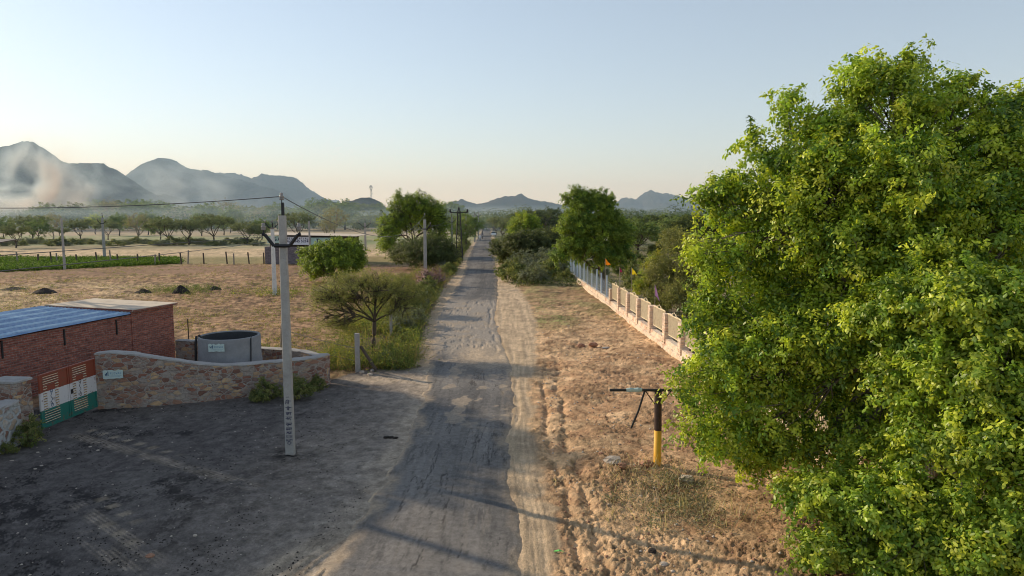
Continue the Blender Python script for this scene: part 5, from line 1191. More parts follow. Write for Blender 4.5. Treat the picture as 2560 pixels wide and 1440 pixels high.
# right of the road
tree('round_tree', 'tall leafy green tree standing behind the pale blue posts', (8.2, 59.5),
     [LP(1470, 530, 58, 55, 42), LP(1440, 500, 58, 30, 26), LP(1500, 505, 58, 36, 28), LP(1440, 570, 57, 45, 30), LP(1430, 615, 56.5, 40, 26), LP(1500, 580, 58, 60, 50), LP(1545, 590, 58, 38, 50), LP(1400, 640, 56, 20, 14), LP(1480, 630, 57, 55, 32), LP(1540, 640, 58, 40, 26), LP(1450, 480, 58, 16, 10), LP(1528, 548, 58, 20, 30)], 1150, 70, .42, .15, LUSH + BRIGHT[:3] + [(.05, .12, .02)], None, .28, 12, .55, shell=.6, spread=.5)
tree('feathery_tree', 'pale olive feathery tree between the green tree and the huge one', G(1722, 800)[:2],
     [LP(1700, 620, 46, 50, 40), LP(1680, 590, 47, 26, 20), LP(1660, 690, 45, 45, 50), LP(1730, 690, 44, 50, 60), LP(1640, 740, 44, 26, 26), LP(1700, 740, 43, 50, 36)], 620, 75, .50, .10, OLIVE + [(.22, .25, .06)], None, .16, 13, .4, shell=.4, spread=.55)
acacia('young bright bush just behind the iron panels', G(1622, 790)[:2], [LP(1622, 690, 46, 20, 44), LP(1640, 650, 46, 16, 20), LP(1600, 720, 45, 18, 20)], 14, 130, 60, .35, .10, YELL, .06)
q = np.random.default_rng(77)
# thickets right of the road: dark thorn trees one can tell apart
RT = [(1275, 665, 80, 70, 'small dark thorn tree nearest the right edge of the far road', DARKG), (1318, 672, 100, 100, 'flat crowned dark thorn tree on the right of the road', DARKG), (1365, 660, 110, 90, 'dark thorn tree behind the flat crowned one right of the road', DARKG),
      (1312, 640, 70, 112, 'yellow green tree rising above the dark thorn trees', BRIGHT), (1400, 650, 80, 80, 'dark thorn tree half hidden by the tall leafy green tree', DARKG)]
for k, (px, py, w, h, la, cs) in enumerate(RT):
    g = G(px, py); Y = g[1]; tree('thorn_tree', la, g[:2], [LP(px, py - h * .72, Y, w * .5, h * .24), LP(px - w * .25, py - h * .55, Y, w * .34, h * .2), LP(px + w * .28, py - h * .6, Y, w * .32, h * .22), LP(px, py - h * .5, Y - 1, w * .4, h * .18)], 330, 55, .0062 * Y, .0021 * Y, cs, None, .003 * Y, 100 + k, .5, flat=.55, shell=.5)

# prototypes for repeats
def proto(kind, seed, h=1.0):
    """unit-height plants about the origin"""
    q = np.random.default_rng(seed); L_ = lambda x, y, z, a, b, c: (np.array([x, y, z]), np.array([a, b, c]))
    if kind == 'umbrella':
        lobes = [L_(0, 0, .78, .52, .52, .14), L_(-.3, .1, .66, .32, .3, .12), L_(.32, -.1, .68, .3, .3, .13), L_(.05, .3, .7, .3, .25, .1)]; cols = [(.17, .19, .09), (.21, .22, .11), (.13, .155, .075)]; args = dict(ncl=150, per=46, rc=.085, leaf=.034, flat=.5)
    elif kind == 'dark':
        lobes = [L_(0, 0, .74, .55, .5, .20), L_(-.35, .1, .6, .34, .3, .18), L_(.36, -.1, .62, .32, .3, .18), L_(.05, -.2, .5, .4, .3, .2)]; cols = [(.065, .085, .03), (.09, .11, .038), (.05, .07, .025), (.13, .15, .04)]; args = dict(ncl=190, per=46, rc=.09, leaf=.036, flat=.7)
    elif kind == 'round':
        lobes = [L_(0, 0, .62, .40, .4, .34), L_(-.22, .1, .5, .26, .26, .24), L_(.24, -.1, .55, .27, .27, .25)]; cols = [(.17, .225, .07), (.22, .26, .085), (.13, .18, .06)]; args = dict(ncl=170, per=46, rc=.085, leaf=.036, flat=.9)
    elif kind == 'yellow':
        lobes = [L_(0, 0, .62, .42, .4, .34), L_(-.22, -.1, .6, .26, .26, .26)]; cols = [(.42, .44, .05), (.36, .40, .06), (.20, .26, .05)]; args = dict(ncl=170, per=46, rc=.085, leaf=.036, flat=.9)
    elif kind == 'bare':
        lobes = [L_(0, 0, .66, .40, .4, .28)]; cols = [(.30, .27, .16), (.24, .21, .13)]; args = dict(ncl=130, per=14, rc=.09, leaf=.03, flat=.8)
    elif kind == 'shrub':
        lobes = [L_(0, 0, .38, .55, .5, .40), L_(.35, .1, .3, .35, .35, .3), L_(-.35, -.1, .28, .35, .35, .28), L_(.1, -.2, .7, .25, .25, .25)]; cols = [(.15, .18, .06), (.20, .21, .08), (.11, .14, .05), (.28, .27, .09)]; args = dict(ncl=110, per=44, rc=.13, leaf=.065, flat=.9)
    elif kind == 'greyshrub':
        lobes = [L_(0, 0, .4, .5, .5, .42), L_(.3, .2, .3, .35, .35, .28)]; cols = GREY + [(.20, .22, .16)]; args = dict(ncl=100, per=44, rc=.14, leaf=.06, flat=.9)
    t = thing('x', 'x', 'x'); P_, Nn, cid, cc = crown_points(lobes, args['ncl'], args['per'], args['rc'], q, .5, args['flat'], .4, .5); ok = P_[:, 2] > .01
    leaves(P_[ok], Nn[ok], args['leaf'], .55, palette(cid[ok], len(cc), cols, q), t, M['leaf_far'], 'crown', (0, 0, 0), False, q)
    mb = MB(); tall = kind not in ('shrub', 'greyshrub'); skeleton(mb, np.array([0, 0, -.03]), np.array([.02, 0, .22 if tall else .04]), cc[q.random(len(cc)) < .35], .028 if tall else .02, q, 6, 5, True, .004 if kind != 'bare' else .006)
    mb.build('trunk' if tall else 'stems', M['bark' if kind != 'bare' else 'bark_pale'], t, True); t.location = (0, 0, 0); return t
PR = {k: [proto(k, 300 + 7 * i + j * 31) for j in range(n)] for i, (k, n) in enumerate((('umbrella', 3), ('dark', 3), ('round', 2), ('yellow', 1), ('bare', 2), ('shrub', 3), ('greyshrub', 2)))}
used = {}
def place(kind, name, label, cat, x, y, h, wf=1.0, group=None, q=q):
    lst = PR[kind]; i = int(q.integers(len(lst))); src = lst[i]
    if (kind, i) not in used: o = src; used[(kind, i)] = 1
    else: o = copy_tree(src)
    o.name = name; o.location = (x, y, gz(x, y) if y < 60 else 0); o.rotation_euler = (0, 0, float(q.uniform(0, 6.28))); s = h; o.scale = (s * wf * q.uniform(.92, 1.1), s * wf * q.uniform(.92, 1.1), s)
    for k_ in ('label', 'category', 'group'):
        if k_ in o: del o[k_]
    tag(o, label, cat, group); return o
ORD = ['first', 'second', 'third', 'fourth', 'fifth', 'sixth', 'seventh', 'eighth', 'ninth', 'tenth', 'eleventh', 'twelfth', 'thirteenth', 'fourteenth', 'fifteenth', 'sixteenth', 'seventeenth', 'eighteenth', 'nineteenth', 'twentieth'] + ['twenty-' + o for o in ['first', 'second', 'third', 'fourth', 'fifth', 'sixth', 'seventh', 'eighth', 'ninth']] + ['thirtieth'] + ['thirty-' + o for o in ['first', 'second', 'third', 'fourth', 'fifth', 'sixth', 'seventh', 'eighth', 'ninth']]
KN = {'umbrella': ('thorn_tree', 'flat crowned grey green thorn tree'), 'round': ('round_tree', 'rounded dull green tree'), 'yellow': ('yellow_tree', 'yellow flowered tree'), 'bare': ('bare_tree', 'nearly leafless pale tree')}
# front row on the far field edge: base px, base py, height px, kind
row1 = [(40, 620, 62, 'umbrella'), (98, 605, 60, 'round'), (83, 602, 66, 'umbrella'), (132, 598, 70, 'bare'), (240, 586, 52, 'yellow'), (202, 603, 58, 'umbrella'), (155, 601, 34, 'umbrella'), (346, 607, 78, 'bare'), (300, 590, 60, 'round'), (420, 612, 72, 'umbrella'), (400, 600, 60, 'round'), (472, 612, 66, 'umbrella'), (505, 590, 60, 'round'), (533, 609, 76, 'umbrella'), (560, 588, 54, 'round'), (618, 612, 60, 'umbrella'), (643, 612, 45, 'umbrella'), (654, 600, 55, 'round'), (575, 583, 68, 'round'), (742, 600, 72, 'umbrella'), (838, 600, 88, 'bare'), (10, 598, 60, 'round'), (820, 604, 60, 'bare'), (270, 600, 50, 'umbrella'), (370, 588, 62, 'round')]
cnt = {}
row1.sort()
for px, py, hp, kd in row1:
    g = G(px, py); h = hp * g[1] / F; nm, la = KN[kd]; cnt[kd] = cnt.get(kd, 0) + 1
    la = la + (', alone of its colour across the far field' if kd == 'yellow' else f' beyond the left field, {ORD[cnt[kd] - 1]} such from left')
    place(kd, nm, la, 'tree', g[0], g[1], h, {'umbrella': 1.15, 'round': 1.05, 'yellow': 1.05, 'bare': 1.0}[kd], None if kd == 'yellow' else 'trees in the near row beyond the left field')
# second belt of trees behind
n2 = 40; xs = np.linspace(-20, 1130, n2)
for k in range(n2):
    px = xs[k] + q.uniform(-10, 10); py = 577 - q.uniform(0, 10); g = G(px, py); kd = ['round', 'umbrella', 'round', 'round', 'bare'][int(q.integers(5))]
    place(kd, KN[kd][0], f'hazy tree in the second belt before the left hills, {ORD[k]} from the left' if k < 39 else 'hazy tree closing the second belt beside the far road', 'tree', g[0], g[1], q.uniform(9, 13.5) * g[1] / 300, 1.3, 'hazy trees of the second belt before the left hills')
# trees on both sides of the far road
RR = [(1165, 622, 90, 'round', 'dark leafy tree just right of the lattice pole'), (1182, 620, 46, 'shrub', None), (1130, 600, 56, 'umbrella', 'thorn tree behind the thin concrete pole by the road'), (1150, 590, 62, 'round', 'leafy tree in the haze behind the lattice pole'), (1188, 590, 50, 'round', 'pale green tree at the left of the far road end'), (1206, 584, 44, 'round', 'tree touching the left edge of the far road end'), (1240, 588, 46, 'umbrella', 'thorn tree touching the right edge of the far road end'), (1255, 600, 62, 'umbrella', 'broad thorn tree just right of the far road end'), (1232, 578, 40, 'round', 'hazy tree right behind the far road end'), (1215, 572, 34, 'round', 'hazy tree closing the view at the end of the road'), (1285, 612, 70, 'umbrella', 'thorn tree standing right of the white marker stone')]
for px, py, hp, kd, la in RR:
    g = G(px, py)
    if la: place(kd, KN[kd][0], la, 'tree', g[0], g[1], hp * g[1] / F, 1.1)
# the right-hand belt
RB = [(1590, 640, 92, 'umbrella'), (1640, 622, 80, 'umbrella'), (1690, 628, 84, 'umbrella'), (1740, 632, 88, 'umbrella'), (1560, 610, 66, 'round'), (1620, 598, 58, 'umbrella'), (1665, 604, 66, 'yellow'), (1705, 600, 60, 'round'), (1755, 602, 64, 'umbrella'), (1800, 620, 80, 'umbrella'), (1850, 610, 70, 'round'), (1350, 585, 50, 'round'), (1300, 582, 46, 'umbrella'), (1385, 590, 50, 'umbrella'), (1430, 590, 52, 'round'), (1330, 600, 72, 'round'), (1372, 610, 86, 'umbrella'), (1545, 625, 74, 'umbrella'), (1900, 620, 80, 'umbrella'), (2000, 610, 70, 'round'), (2150, 615, 80, 'umbrella'), (2300, 612, 80, 'round'), (2450, 615, 80, 'umbrella'), (2550, 610, 80, 'round')]
RB.sort()
for k, (px, py, hp, kd) in enumerate(RB):
    g = G(px, py); place('dark' if kd != 'yellow' and k % 4 else 'round', 'belt_tree', f'dark tree in the belt right of the road, {ORD[k]} from the left', 'tree', g[0], g[1], hp * 1.08 * g[1] / F, 1.45, 'dark trees of the belt right of the road')
def wood(label, n, fx, hh, seed, kinds=('a',)):
    q = np.random.default_rng(seed); P_ = []; N_ = []; Cc = []
    for k in range(n):
        x, y = fx(q); h = hh * q.uniform(.6, 1.25); m = 240; u = unit(m, q); r = np.array([h * .75, h * .75, h * .45]); p = np.array([x, y, h * .55]) + u * r * (q.random(m) ** .35)[:, None]; p = p[p[:, 2] > .1]
        c = np.array([[(.11, .15, .05), (.15, .18, .07), (.085, .12, .045), (.20, .21, .08)][int(q.integers(4))]]) * q.uniform(.75, 1.25, (len(p), 1)); P_.append(p); N_.append(u[:len(p)] + np.array([0, 0, .6])); Cc.append(c)
    P_ = np.concatenate(P_); N_ = np.concatenate(N_); N_ /= np.linalg.norm(N_, axis=1)[:, None]; d = P_[:, 1]
    o = leaves(P_, N_, np.clip(d * .0028, .5, 4)[:, None] if False else 1.05, .8, np.concatenate(Cc), None, M['leaf_far'], 'far_wood', q=q); tag(o, label, 'wood', kind='stuff'); return o
wood('hazy far-off wood spreading below the hills', 1500, lambda q: (lambda y: (q.uniform(-.82, .82) * y, y))(300 + 700 * q.random() ** 1.3), 10.0, 5)

# hedge of scrub along the far side of the pale field, roadside shrubs
ROW = [(x, 612 + 3 * math.sin(x * .05)) for x in range(0, 660, 24)]
for k, (px, py) in enumerate(ROW):
    g = G(px + q.uniform(-6, 6), py); place('greyshrub' if k % 2 else 'shrub', 'hedge_shrub', f'low dark shrub in the hedge behind the pale field, {ORD[k]} from the left', 'shrub', g[0], g[1], q.uniform(1.2, 2.1), 1.9, 'low shrubs of the hedge behind the pale field')
lr = []
for Y in np.concatenate([np.arange(29.5, 60, 2.1), np.arange(60, 150, 4.2)]):
    lr.append((sL(Y) - q.uniform(.7, 1.6), Y, (q.uniform(.7, 1.35) + .006 * Y) * (.6 if Y < 37 else .9)))
for k, (x, y, h) in enumerate(lr[:39]):
    place('greyshrub' if q.random() < .3 else 'shrub', 'roadside_shrub', f'leafy shrub on the left verge of the road, {ORD[k]} going away from the yard', 'shrub', float(x), float(y), float(h), 1.15, 'leafy shrubs on the left verge of the road')
rs = [(1290, 705, 60), (1330, 712, 66), (1365, 700, 60), (1262, 690, 40), (1300, 680, 62), (1345, 682, 70), (1385, 690, 62), (1412, 705, 36), (1268, 664, 46), (1310, 656, 56), (1350, 655, 60), (1390, 668, 56), (1250, 640, 36), (1285, 640, 46), (1330, 634, 50), (1372, 636, 50), (1240, 622, 28), (1262, 618, 34), (1500, 700, 44), (1560, 690, 46), (1600, 670, 44), (1540, 665, 40), (1590, 720, 60), (1650, 780, 56), (1700, 720, 56), (1760, 800, 70), (1850, 800, 80), (1980, 800, 90), (1640, 640, 40), (1720, 650, 46), (1800, 680, 50), (1950, 700, 60), (2150, 700, 60), (2350, 700, 60), (2480, 740, 60), (1430, 655, 36), (1470, 690, 40)]
rs.sort(key=lambda a: a[0])
for k, (px, py, hp) in enumerate(rs):
    g = G(px, py); place('greyshrub' if q.random() < .5 else 'shrub', 'scrub_bush', f'scrubby bush on the right of the road, {ORD[k]} counted from left to right', 'shrub', g[0], g[1], hp * g[1] / F, 1.0, 'scrubby bushes on the right of the road')
for k, (px, py, hp, la) in enumerate(((670, 1000, 50, 'dark bush at the foot of the stone wall, left of the nearest pole'), (745, 1000, 58, 'dark bush at the foot of the stone wall, right of the nearest pole'), (795, 975, 34, 'small dark bush at the rounded right end of the stone wall'), (640, 1002, 26, 'small weed clump at the stone wall foot'), (70, 1110, 62, 'dark bush against the stone gate pillar'), (20, 1135, 30, 'small dark weed clump below the whitewashed wall'))):
    g = G(px, py); place('shrub', 'wall_bush', la, 'bush', g[0], g[1], hp * g[1] / F * 1.2, .9)

# ------------------------------------------------------------------ weeds, stubble and crop (ground cover)
def tufts(name, label, pts, h, n, w, cols, seed, mat='leaf_far', spread=.25, leafy=False, cat='weeds'):
    q = np.random.default_rng(seed); m = len(pts); cid = np.repeat(np.arange(m), n); hs = h * q.uniform(.5, 1.5, m)
    b = np.array(pts)[cid] + np.c_[q.normal(size=(m * n, 2)) * spread * hs[cid][:, None] / h, np.zeros(m * n)]
    if leafy:
        P_ = b.copy(); P_[:, 2] += q.random(m * n) * hs[cid]; Nn = q.normal(size=P_.shape) * .6 + np.array([0, 0, .9]); Nn /= np.linalg.norm(Nn, axis=1)[:, None]
        o = leaves(P_, Nn, w, .55, palette(cid, m, cols, q), None, M[mat], name, q=q)
    else:
        d = q.normal(size=(m * n, 3)) * .45 + np.array([0, 0, 1.0]); d /= np.linalg.norm(d, axis=1)[:, None]; s = np.cross(d, unit(m * n, q)); s /= np.linalg.norm(s, axis=1)[:, None] + 1e-6
        L_ = (hs[cid] * q.uniform(.5, 1.1, m * n))[:, None]; tip = b + d * L_; tip[:, 2] -= L_[:, 0] * .12; mid = b + d * L_ * .5
        V = np.stack([b - s * w * .3, mid - s * w * .5, tip, mid + s * w * .5], 1).reshape(-1, 3); i = np.arange(m * n) * 4
        o = np_mesh(name, V, np.stack([i, i + 1, i + 2, i + 3], 1), M[mat], None, color=np.repeat(palette(cid, m, cols, q), 4, axis=0))
    return tag(o, label, cat, kind='stuff')
def scatter(n, y0, y1, fx, dens=None, seed=0, p=1.6):
    q = np.random.default_rng(seed); y = y0 + (y1 - y0) * q.random(n) ** p; x = fx(y, q)
    ok = np.ones(n, bool) if dens is None else q.random(n) < dens(x, y); x, y = x[ok], y[ok]; z = ground(x, y)[0]; return np.stack([x, y, z], 1)
DRY = [(.30, .22, .10), (.25, .19, .08), (.20, .17, .06), (.36, .28, .14)]; WEED = [(.14, .18, .05), (.19, .22, .06), (.10, .14, .04), (.26, .27, .07), (.34, .33, .06)]
fxL = lambda y, q: q.uniform(-1.0 * y, -8.0, len(y))
tufts('field_stubble', 'dry stubble and small weeds scattered over the ploughed field', scatter(19000, 27, 95, fxL, lambda x, y: ss(.42, .62, fbm(x * .5, y * .5, 81, 3)) * ((x < -8.5) & ((y > 31.5) | (x > -14))), 1, 1.3), .14, 5, .035, DRY + WEED[:2], 2, spread=.10)
tufts('field_weeds', 'low green weeds in patches over the ploughed field', scatter(9000, 27.5, 90, fxL, lambda x, y: ss(.52, .62, fbm(x * .16 + 5, y * .22, 83, 4)) * ((x < -8) & ((y > 32) | (x > -14))), 3, 1.2), .25, 9, .07, WEED, 4, leafy=True, spread=.22)
def strip(y, q): return sL(y) - .05 - 4.2 * q.random(len(y)) ** .8
tufts('verge_weeds', 'thick tangle of green and yellow weeds along the left verge', scatter(5200, 28.6, 130, strip, lambda x, y: np.where((x < -5.7) & (y < 37), .22, 1.0), 5, 1.7), .62, 24, .085, WEED + [(.12, .16, .08)], 6, leafy=True, spread=.26)
tufts('verge_grass', 'tall dry grass mixed in the weeds of the left verge', scatter(3600, 28.6, 120, strip, lambda x, y: np.where((x < -5.7) & (y < 37), .15, 1.0), 7, 1.5), .7, 12, .03, DRY + WEED[:3], 8, spread=.16)
tufts('wall_side_weeds', 'rough weeds between the stone wall and the field', scatter(900, 27.8, 31.5, lambda y, q: q.uniform(-15, -6.6, len(y)), lambda x, y: (y > 28.3 + (-x - 8) * .36) * .9, 9, 1), .42, 22, .06, WEED + DRY[:1], 10, leafy=True, spread=.22)
fxR = lambda y, q: sR(y) + .3 + (FENX(y) - sR(y) - .4) * q.random(len(y))
tufts('verge_patches', 'thin grass and weeds dotted over the sandy right verge', scatter(2600, 10, 85, fxR, lambda x, y: ss(.50, .66, fbm(x * .5, y * .5, 91, 4)) * (.25 + .75 * ss(40, 60, y)), 11, 1.5), .12, 8, .035, WEED + DRY, 12, leafy=True, spread=.12)
tufts('dry_weeds', 'dry grey green weeds and stalks below the yellow steel post', np.concatenate([scatter(150, 13.6, 16.4, lambda y, q: 3.8 + q.normal(size=len(y)) * .6, None, 13, 1)]), .24, 26, .05, GREY + [(.20, .20, .10), (.30, .26, .16)], 14, leafy=True, spread=.16)
tufts('dry_stalks', 'pale dry stalks lying below the yellow steel post', scatter(120, 13.4, 17.0, lambda y, q: 3.7 + q.normal(size=len(y)) * .9, None, 15, 1), .40, 6, .016, [(.5, .4, .27), (.35, .27, .18)], 16, spread=.12)
tufts('scrub_floor', 'dull low scrub covering the ground behind the right fence', scatter(9000, 30, 150, lambda y, q: FENX(y) + .6 + 70 * q.random(len(y)), None, 17, 1.2), .5, 16, .13, OLIVE + GREY, 18, leafy=True, spread=.4)
tufts('scrub_floor', 'grey green low scrub covering the ground between the road and the fence', scatter(4200, 62, 200, lambda y, q: rR(y) + 1.6 + (np.maximum(FENX(y), 4) - rR(y) + 1.5) * q.random(len(y)), None, 19, 1), .55, 18, .14, OLIVE + GREY + DARKG[:2], 20, leafy=True, spread=.4)
tufts('green_crop', 'strip of dense bright green crop across the left field', scatter(15000, 70, 104, lambda y, q: -84 + 42 * q.random(len(y)), lambda x, y: ((x < -.49 * y) & (y > 79.5 + (x + 60) * 1.0) & (y < 103)), 21, 1), .45, 20, .20, [(.07, .13, .02), (.10, .17, .028), (.05, .10, .018), (.14, .20, .035)], 22, leafy=True, spread=.45, cat='crop')
tufts('mound_weeds', 'ring of green weeds round the tallest soil heap', np.concatenate([scatter(160, 57, 62, lambda y, q: at(452, 730, 59)[0] + q.normal(size=len(y)) * 1.6, None, 23, 1)]), .4, 20, .10, WEED[:3], 24, leafy=True, spread=.3)
tufts('mound_weeds', 'green weeds round the foot of the white field pole', scatter(120, 55, 59, lambda y, q: pp2[0] + q.normal(size=len(y)) * 1.7, None, 25, 1), .45, 20, .10, WEED, 26, leafy=True, spread=.3)
# ------------------------------------------------------------------ loose stones and litter
q5 = random.Random(9)
def stone(px, py, r, label, mat='rock', name='stone', flat=.6):
    g = G(px, py); z = gz(g[0], g[1]); mb = MB((g[0], g[1], z)); mb.rock((g[0], g[1], z + r * flat * .4), (r, r * .75, r * flat), px); o = mb.build(name, M[mat]); o.location = (g[0], g[1], z); return tag(o, label, 'stone')
stone(1534, 1166, .27, 'large pale flat faced stone left of the yellow post foot'); stone(1555, 1182, .14, 'reddish stone lying right behind the large pale stone', 'rock_red')
stone(1618, 1174, .19, 'pink stone at the foot of the yellow post', 'rock_red'); stone(1716, 1208, .2, 'pale stone right of the yellow post under the tree', 'rock')
stone(1502, 1146, .08, 'small brown stone left of the large pale stone', 'rock_red')
stone(1483, 868, .26, 'brown stone at the right of the pair beyond the rutted sand', 'rock_red'); stone(1452, 866, .24, 'dark brown stone at the left of the pair beyond the rutted sand', 'rock_red'); stone(1515, 872, .20, 'white stone right of the brown pair', 'cap', flat=.3)
stone(488, 1340, .05, 'small white stone on the dark yard near the bottom', 'rock'); stone(375, 1392, .09, 'red brick fragment on the dark yard near the bottom edge', 'rock_red', 'brick_fragment'); stone(722, 1135, .09, 'pink stone leaning on the foot of the nearest pole', 'rock_red')
for k, (px, py) in enumerate(((905, 932), (918, 925), (925, 938), (908, 918), (932, 928))): stone(px, py, .13, ['low front stone', 'upper middle stone', 'right front stone', 'top back stone', 'right back stone'][k] + ' in the heap by the white fence post', ['rock', 'rock_red', 'rock', 'rock_red', 'cap'][k])
stone(1630, 1375, .10, 'black stone among chips near the bottom right', 'ash'); stone(1660, 1405, .10, 'whitish stone below the black one near the bottom right', 'rock')
for k, (px, py) in enumerate(((150, 1104), (225, 1117), (245, 1126), (95, 1131), (88, 1173), (104, 1165), (172, 1147), (30, 1152))): stone(px, py, .055, f'pale chip on the dark yard below the gate, {ORD[k]} in the scatter', 'rock', 'stone_chip', .3)
g = G(978, 1095); mb = MB((g[0], g[1], 0)); 
for k in range(6): mb.rock((g[0] + q5.uniform(-.16, .16), g[1] + q5.uniform(-.05, .05), .02), (.09, .05, .04), k)
o = mb.build('dung_pat', M['ash']); o.location = (g[0], g[1], 0); tag(o, 'dark flat lump lying on the dusty left side of the road', 'litter')
g = G(1397, 1383); z = gz(g[0], g[1]); mb = MB((g[0], g[1], z)); mb.add([(g[0] - .1, g[1], z + .03), (g[0], g[1] - .03, z + .05), (g[0] + .1, g[1], z + .03), (g[0] + .08, g[1] + .05, z + .02), (g[0], g[1] + .03, z + .06), (g[0] - .09, g[1] + .05, z + .02)], [(0, 1, 4, 5), (1, 2, 3, 4)]); o = mb.build('plastic_wrapper', plain('green_foil', (.15, .6, .1), .4, .1, 5)); o.location = (g[0], g[1], z); tag(o, 'small bright green plastic wrapper on the sand', 'litter')
# chips and clods nobody could count
def chips(name, label, pts, r, mat, seed, cat='gravel'):
    q = np.random.default_rng(seed); m = len(pts); s = r * q.uniform(.4, 1.6, m) ** 1.3; base = np.array([(1, 0, 0), (0, 1, 0), (-1, 0, 0), (0, -1, 0), (0, 0, .8), (0, 0, -.5)], float)
    a = q.uniform(0, 6.28, m); ca, sa = np.cos(a), np.sin(a); V = np.tile(base, (m, 1, 1)) * s[:, None, None] * q.uniform(.5, 1.2, (m, 6, 1))
    X = V[..., 0] * ca[:, None] - V[..., 1] * sa[:, None]; Y = V[..., 0] * sa[:, None] + V[..., 1] * ca[:, None]; W = np.stack([X, Y, V[..., 2]], -1) + np.array(pts)[:, None, :]
    i = (np.arange(m) * 6)[:, None]; tri = np.array([(0, 1, 4), (1, 2, 4), (2, 3, 4), (3, 0, 4), (1, 0, 5), (2, 1, 5), (3, 2, 5), (0, 3, 5)]); Fc = (i[:, :, None] + tri[None]).reshape(-1, 3)
    return tag(np_mesh(name, W.reshape(-1, 3), Fc, M[mat]), label, cat, kind='stuff')
chips('sand_chips', 'small stone chips strewn over the sandy right verge', scatter(1500, 9.5, 50, fxR, lambda x, y: ss(.4, .6, fbm(x * .6, y * .6, 95, 3)), 31, 1.7), .035, 'rock', 1)
chips('soil_clods', 'reddish soil clods strewn over the sandy right verge', scatter(2600, 9.5, 45, fxR, None, 33, 1.5), .028, 'rock_red', 2)
chips('tar_crumbs', 'black coal crumbs littering the dark yard', scatter(9000, 9.5, 24, lambda y, q: q.uniform(-.85, -.2, len(y)) * y, lambda x, y: ss(.5, .6, fbm(x * 1.2, y * 1.2, 97, 3)) * (y < wallY(x) - .3) * (x < rL(y) - .3), 35, 1.3), .017, 'ash', 3)
chips('yard_chips', 'scattered pale chips on the dark yard', scatter(420, 9.5, 24, lambda y, q: q.uniform(-.85, -.2, len(y)) * y, lambda x, y: 1. * (y < wallY(x) - .3), 37, 1.3), .020, 'rock', 4)

# ------------------------------------------------------------------ what stands left of the frame and shades the yard
D2 = np.array([math.sin(AZ), math.cos(AZ)]); S2 = np.array([-D2[1] * -1, -D2[0]]) ; S2 = np.array([.506, .863])
def su(s, t): return S2 * s + D2 * t
def shade_house():
    c = su(6.2, 35); t = thing('school_building', 'plain plastered two storey building outside the left edge of the photo', 'building', (c[0], c[1], 0)); rz = math.atan2(S2[1], S2[0]); L0 = (c[0], c[1], 0)
    mb = MB(L0); mb.box((c[0], c[1], 4.75), (10.5, 5, 9.5), rz); mb.build('wall', M['cap'], t)
    mb = MB(L0); mb.box((c[0], c[1], 9.62), (10.9, 5.4, .2), rz); mb.build('roof', M['slab'], t)
shade_house()
def shade_tree(label, s, t_, lobes, seed):
    b = su(s, t_); tree('round_tree', label, b, [(np.array([*su(s + a, t_ + d), z]), np.array([r, r, rz])) for a, d, z, r, rz in lobes], 420, 60, .8, .34, LUSH, None, .35, seed, .7, shell=.3)
shade_tree('tall leafy tree outside the left edge of the photo', 15.6, 54, [(0, 0, 17, 2.2, 2.0), (-1.2, 0, 16.2, 1.9, 2.2), (1.2, 0, 16.1, 1.9, 1.9), (-.3, 1, 16, 2.4, 1.6)], 61)
shade_tree('second leafy tree outside the left edge of the photo', 13.0, 43, [(0, 0, 12.2, 1.6, 1.8), (-.8, 1, 11.2, 1.6, 2.2), (.2, 0, 10.4, 1.7, 1.7)], 62)
for k, (s, h) in enumerate(((10.3, 12.6), (10.9, 12.4))):
    b = su(s, 33.5 + 7 * k); mb = MB((b[0], b[1], 0)); mb.tube([(b[0], b[1], 0), (b[0], b[1], h)], .12, 8); o = mb.build('power_pole', M['concrete']); o.location = (b[0], b[1], 0); tag(o, ['nearer', 'farther'][k] + ' plain pole outside the left edge of the photo', 'power pole')

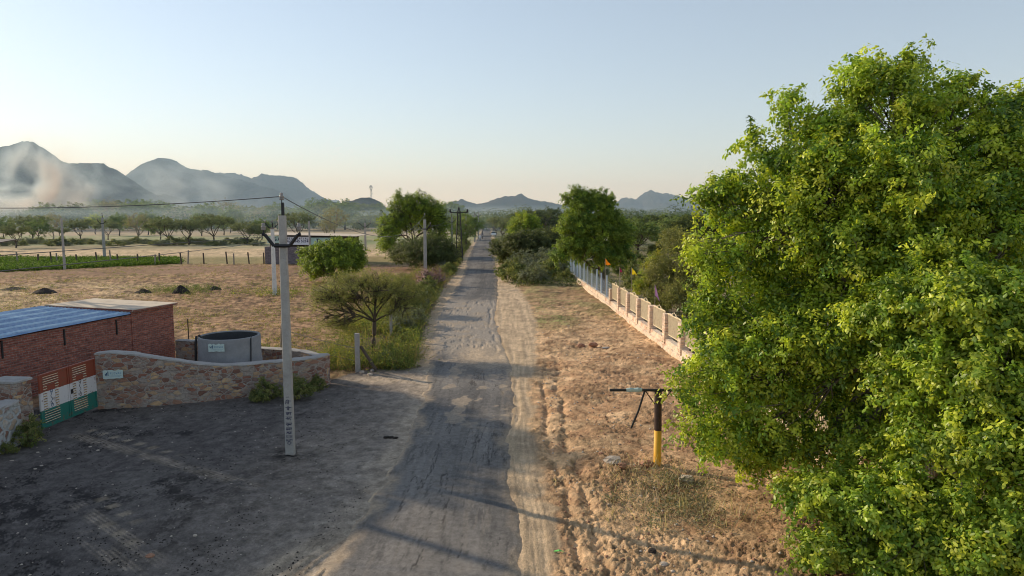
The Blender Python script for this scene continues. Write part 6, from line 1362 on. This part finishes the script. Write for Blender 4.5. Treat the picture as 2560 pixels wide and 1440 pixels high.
# ------------------------------------------------------------------ smoke drifting over the far field
def smoke(label, px, py, Y, w, h, d, dens, seed, lean=.25):
    c = at(px, py, Y); m = bpy.data.materials.new('smoke'); m.use_nodes = True; nt = m.node_tree; nt.nodes.remove(nt.nodes['Principled BSDF']); L = nt.links
    v = nt.nodes.new('ShaderNodeVolumeScatter'); v.inputs['Color'].default_value = (.66, .86, 1.0, 1); v.inputs['Anisotropy'].default_value = .35
    tc = nt.nodes.new('ShaderNodeTexCoord'); mp = nt.nodes.new('ShaderNodeMapping'); L.new(tc.outputs['Object'], mp.inputs[0]); mp.inputs['Location'].default_value = (seed, seed * .7, 0); mp.inputs['Scale'].default_value = (1.4, 1.0, .9)
    n = noise(nt, 1.6, 5, .55, mp.outputs[0]); n.inputs['Distortion'].default_value = .6
    r = ramp(nt, n.outputs[0], [(.45, (0, 0, 0)), (.66, (1, 1, 1))])
    ln = N(nt, 'ShaderNodeVectorMath', operation='LENGTH'); L.new(tc.outputs['Object'], ln.inputs[0])
    f = ramp(nt, ln.outputs['Value'], [(.25, (1, 1, 1)), (1.0, (0, 0, 0))])
    m1 = N(nt, 'ShaderNodeMath', operation='MULTIPLY'); L.new(r.outputs[0], m1.inputs[0]); L.new(f.outputs[0], m1.inputs[1]); m2 = N(nt, 'ShaderNodeMath', operation='MULTIPLY'); L.new(m1.outputs[0], m2.inputs[0]); m2.inputs[1].default_value = dens
    L.new(m2.outputs[0], v.inputs['Density']); L.new(v.outputs[0], nt.nodes['Material Output'].inputs['Volume'])
    bm_ = MB(); bm_.lathe((0, 0, 0), [(math.sin(math.pi * i / 12), -math.cos(math.pi * i / 12)) for i in range(13)], 20); o = bm_.build('smoke', m); o.location = tuple(c); o.scale = (w, d, h); o.rotation_euler = (0, lean, 0); return tag(o, label, 'smoke', kind='stuff')
smoke('grey smoke plume rising before the left mountain', 120, 455, 330, 22, 27, 30, .16, 1.3, .18)
smoke('low smoke spreading at the left edge below the mountain', 30, 505, 340, 42, 11, 30, .10, 4.1, .05)
smoke('faint smoke drifting before the domed hill', 430, 470, 420, 62, 22, 30, .045, 7.7, .1)
smoke('thin smoke lying over the far trees on the left', 380, 545, 340, 360, 9, 205, .0062, 9.2, 0)
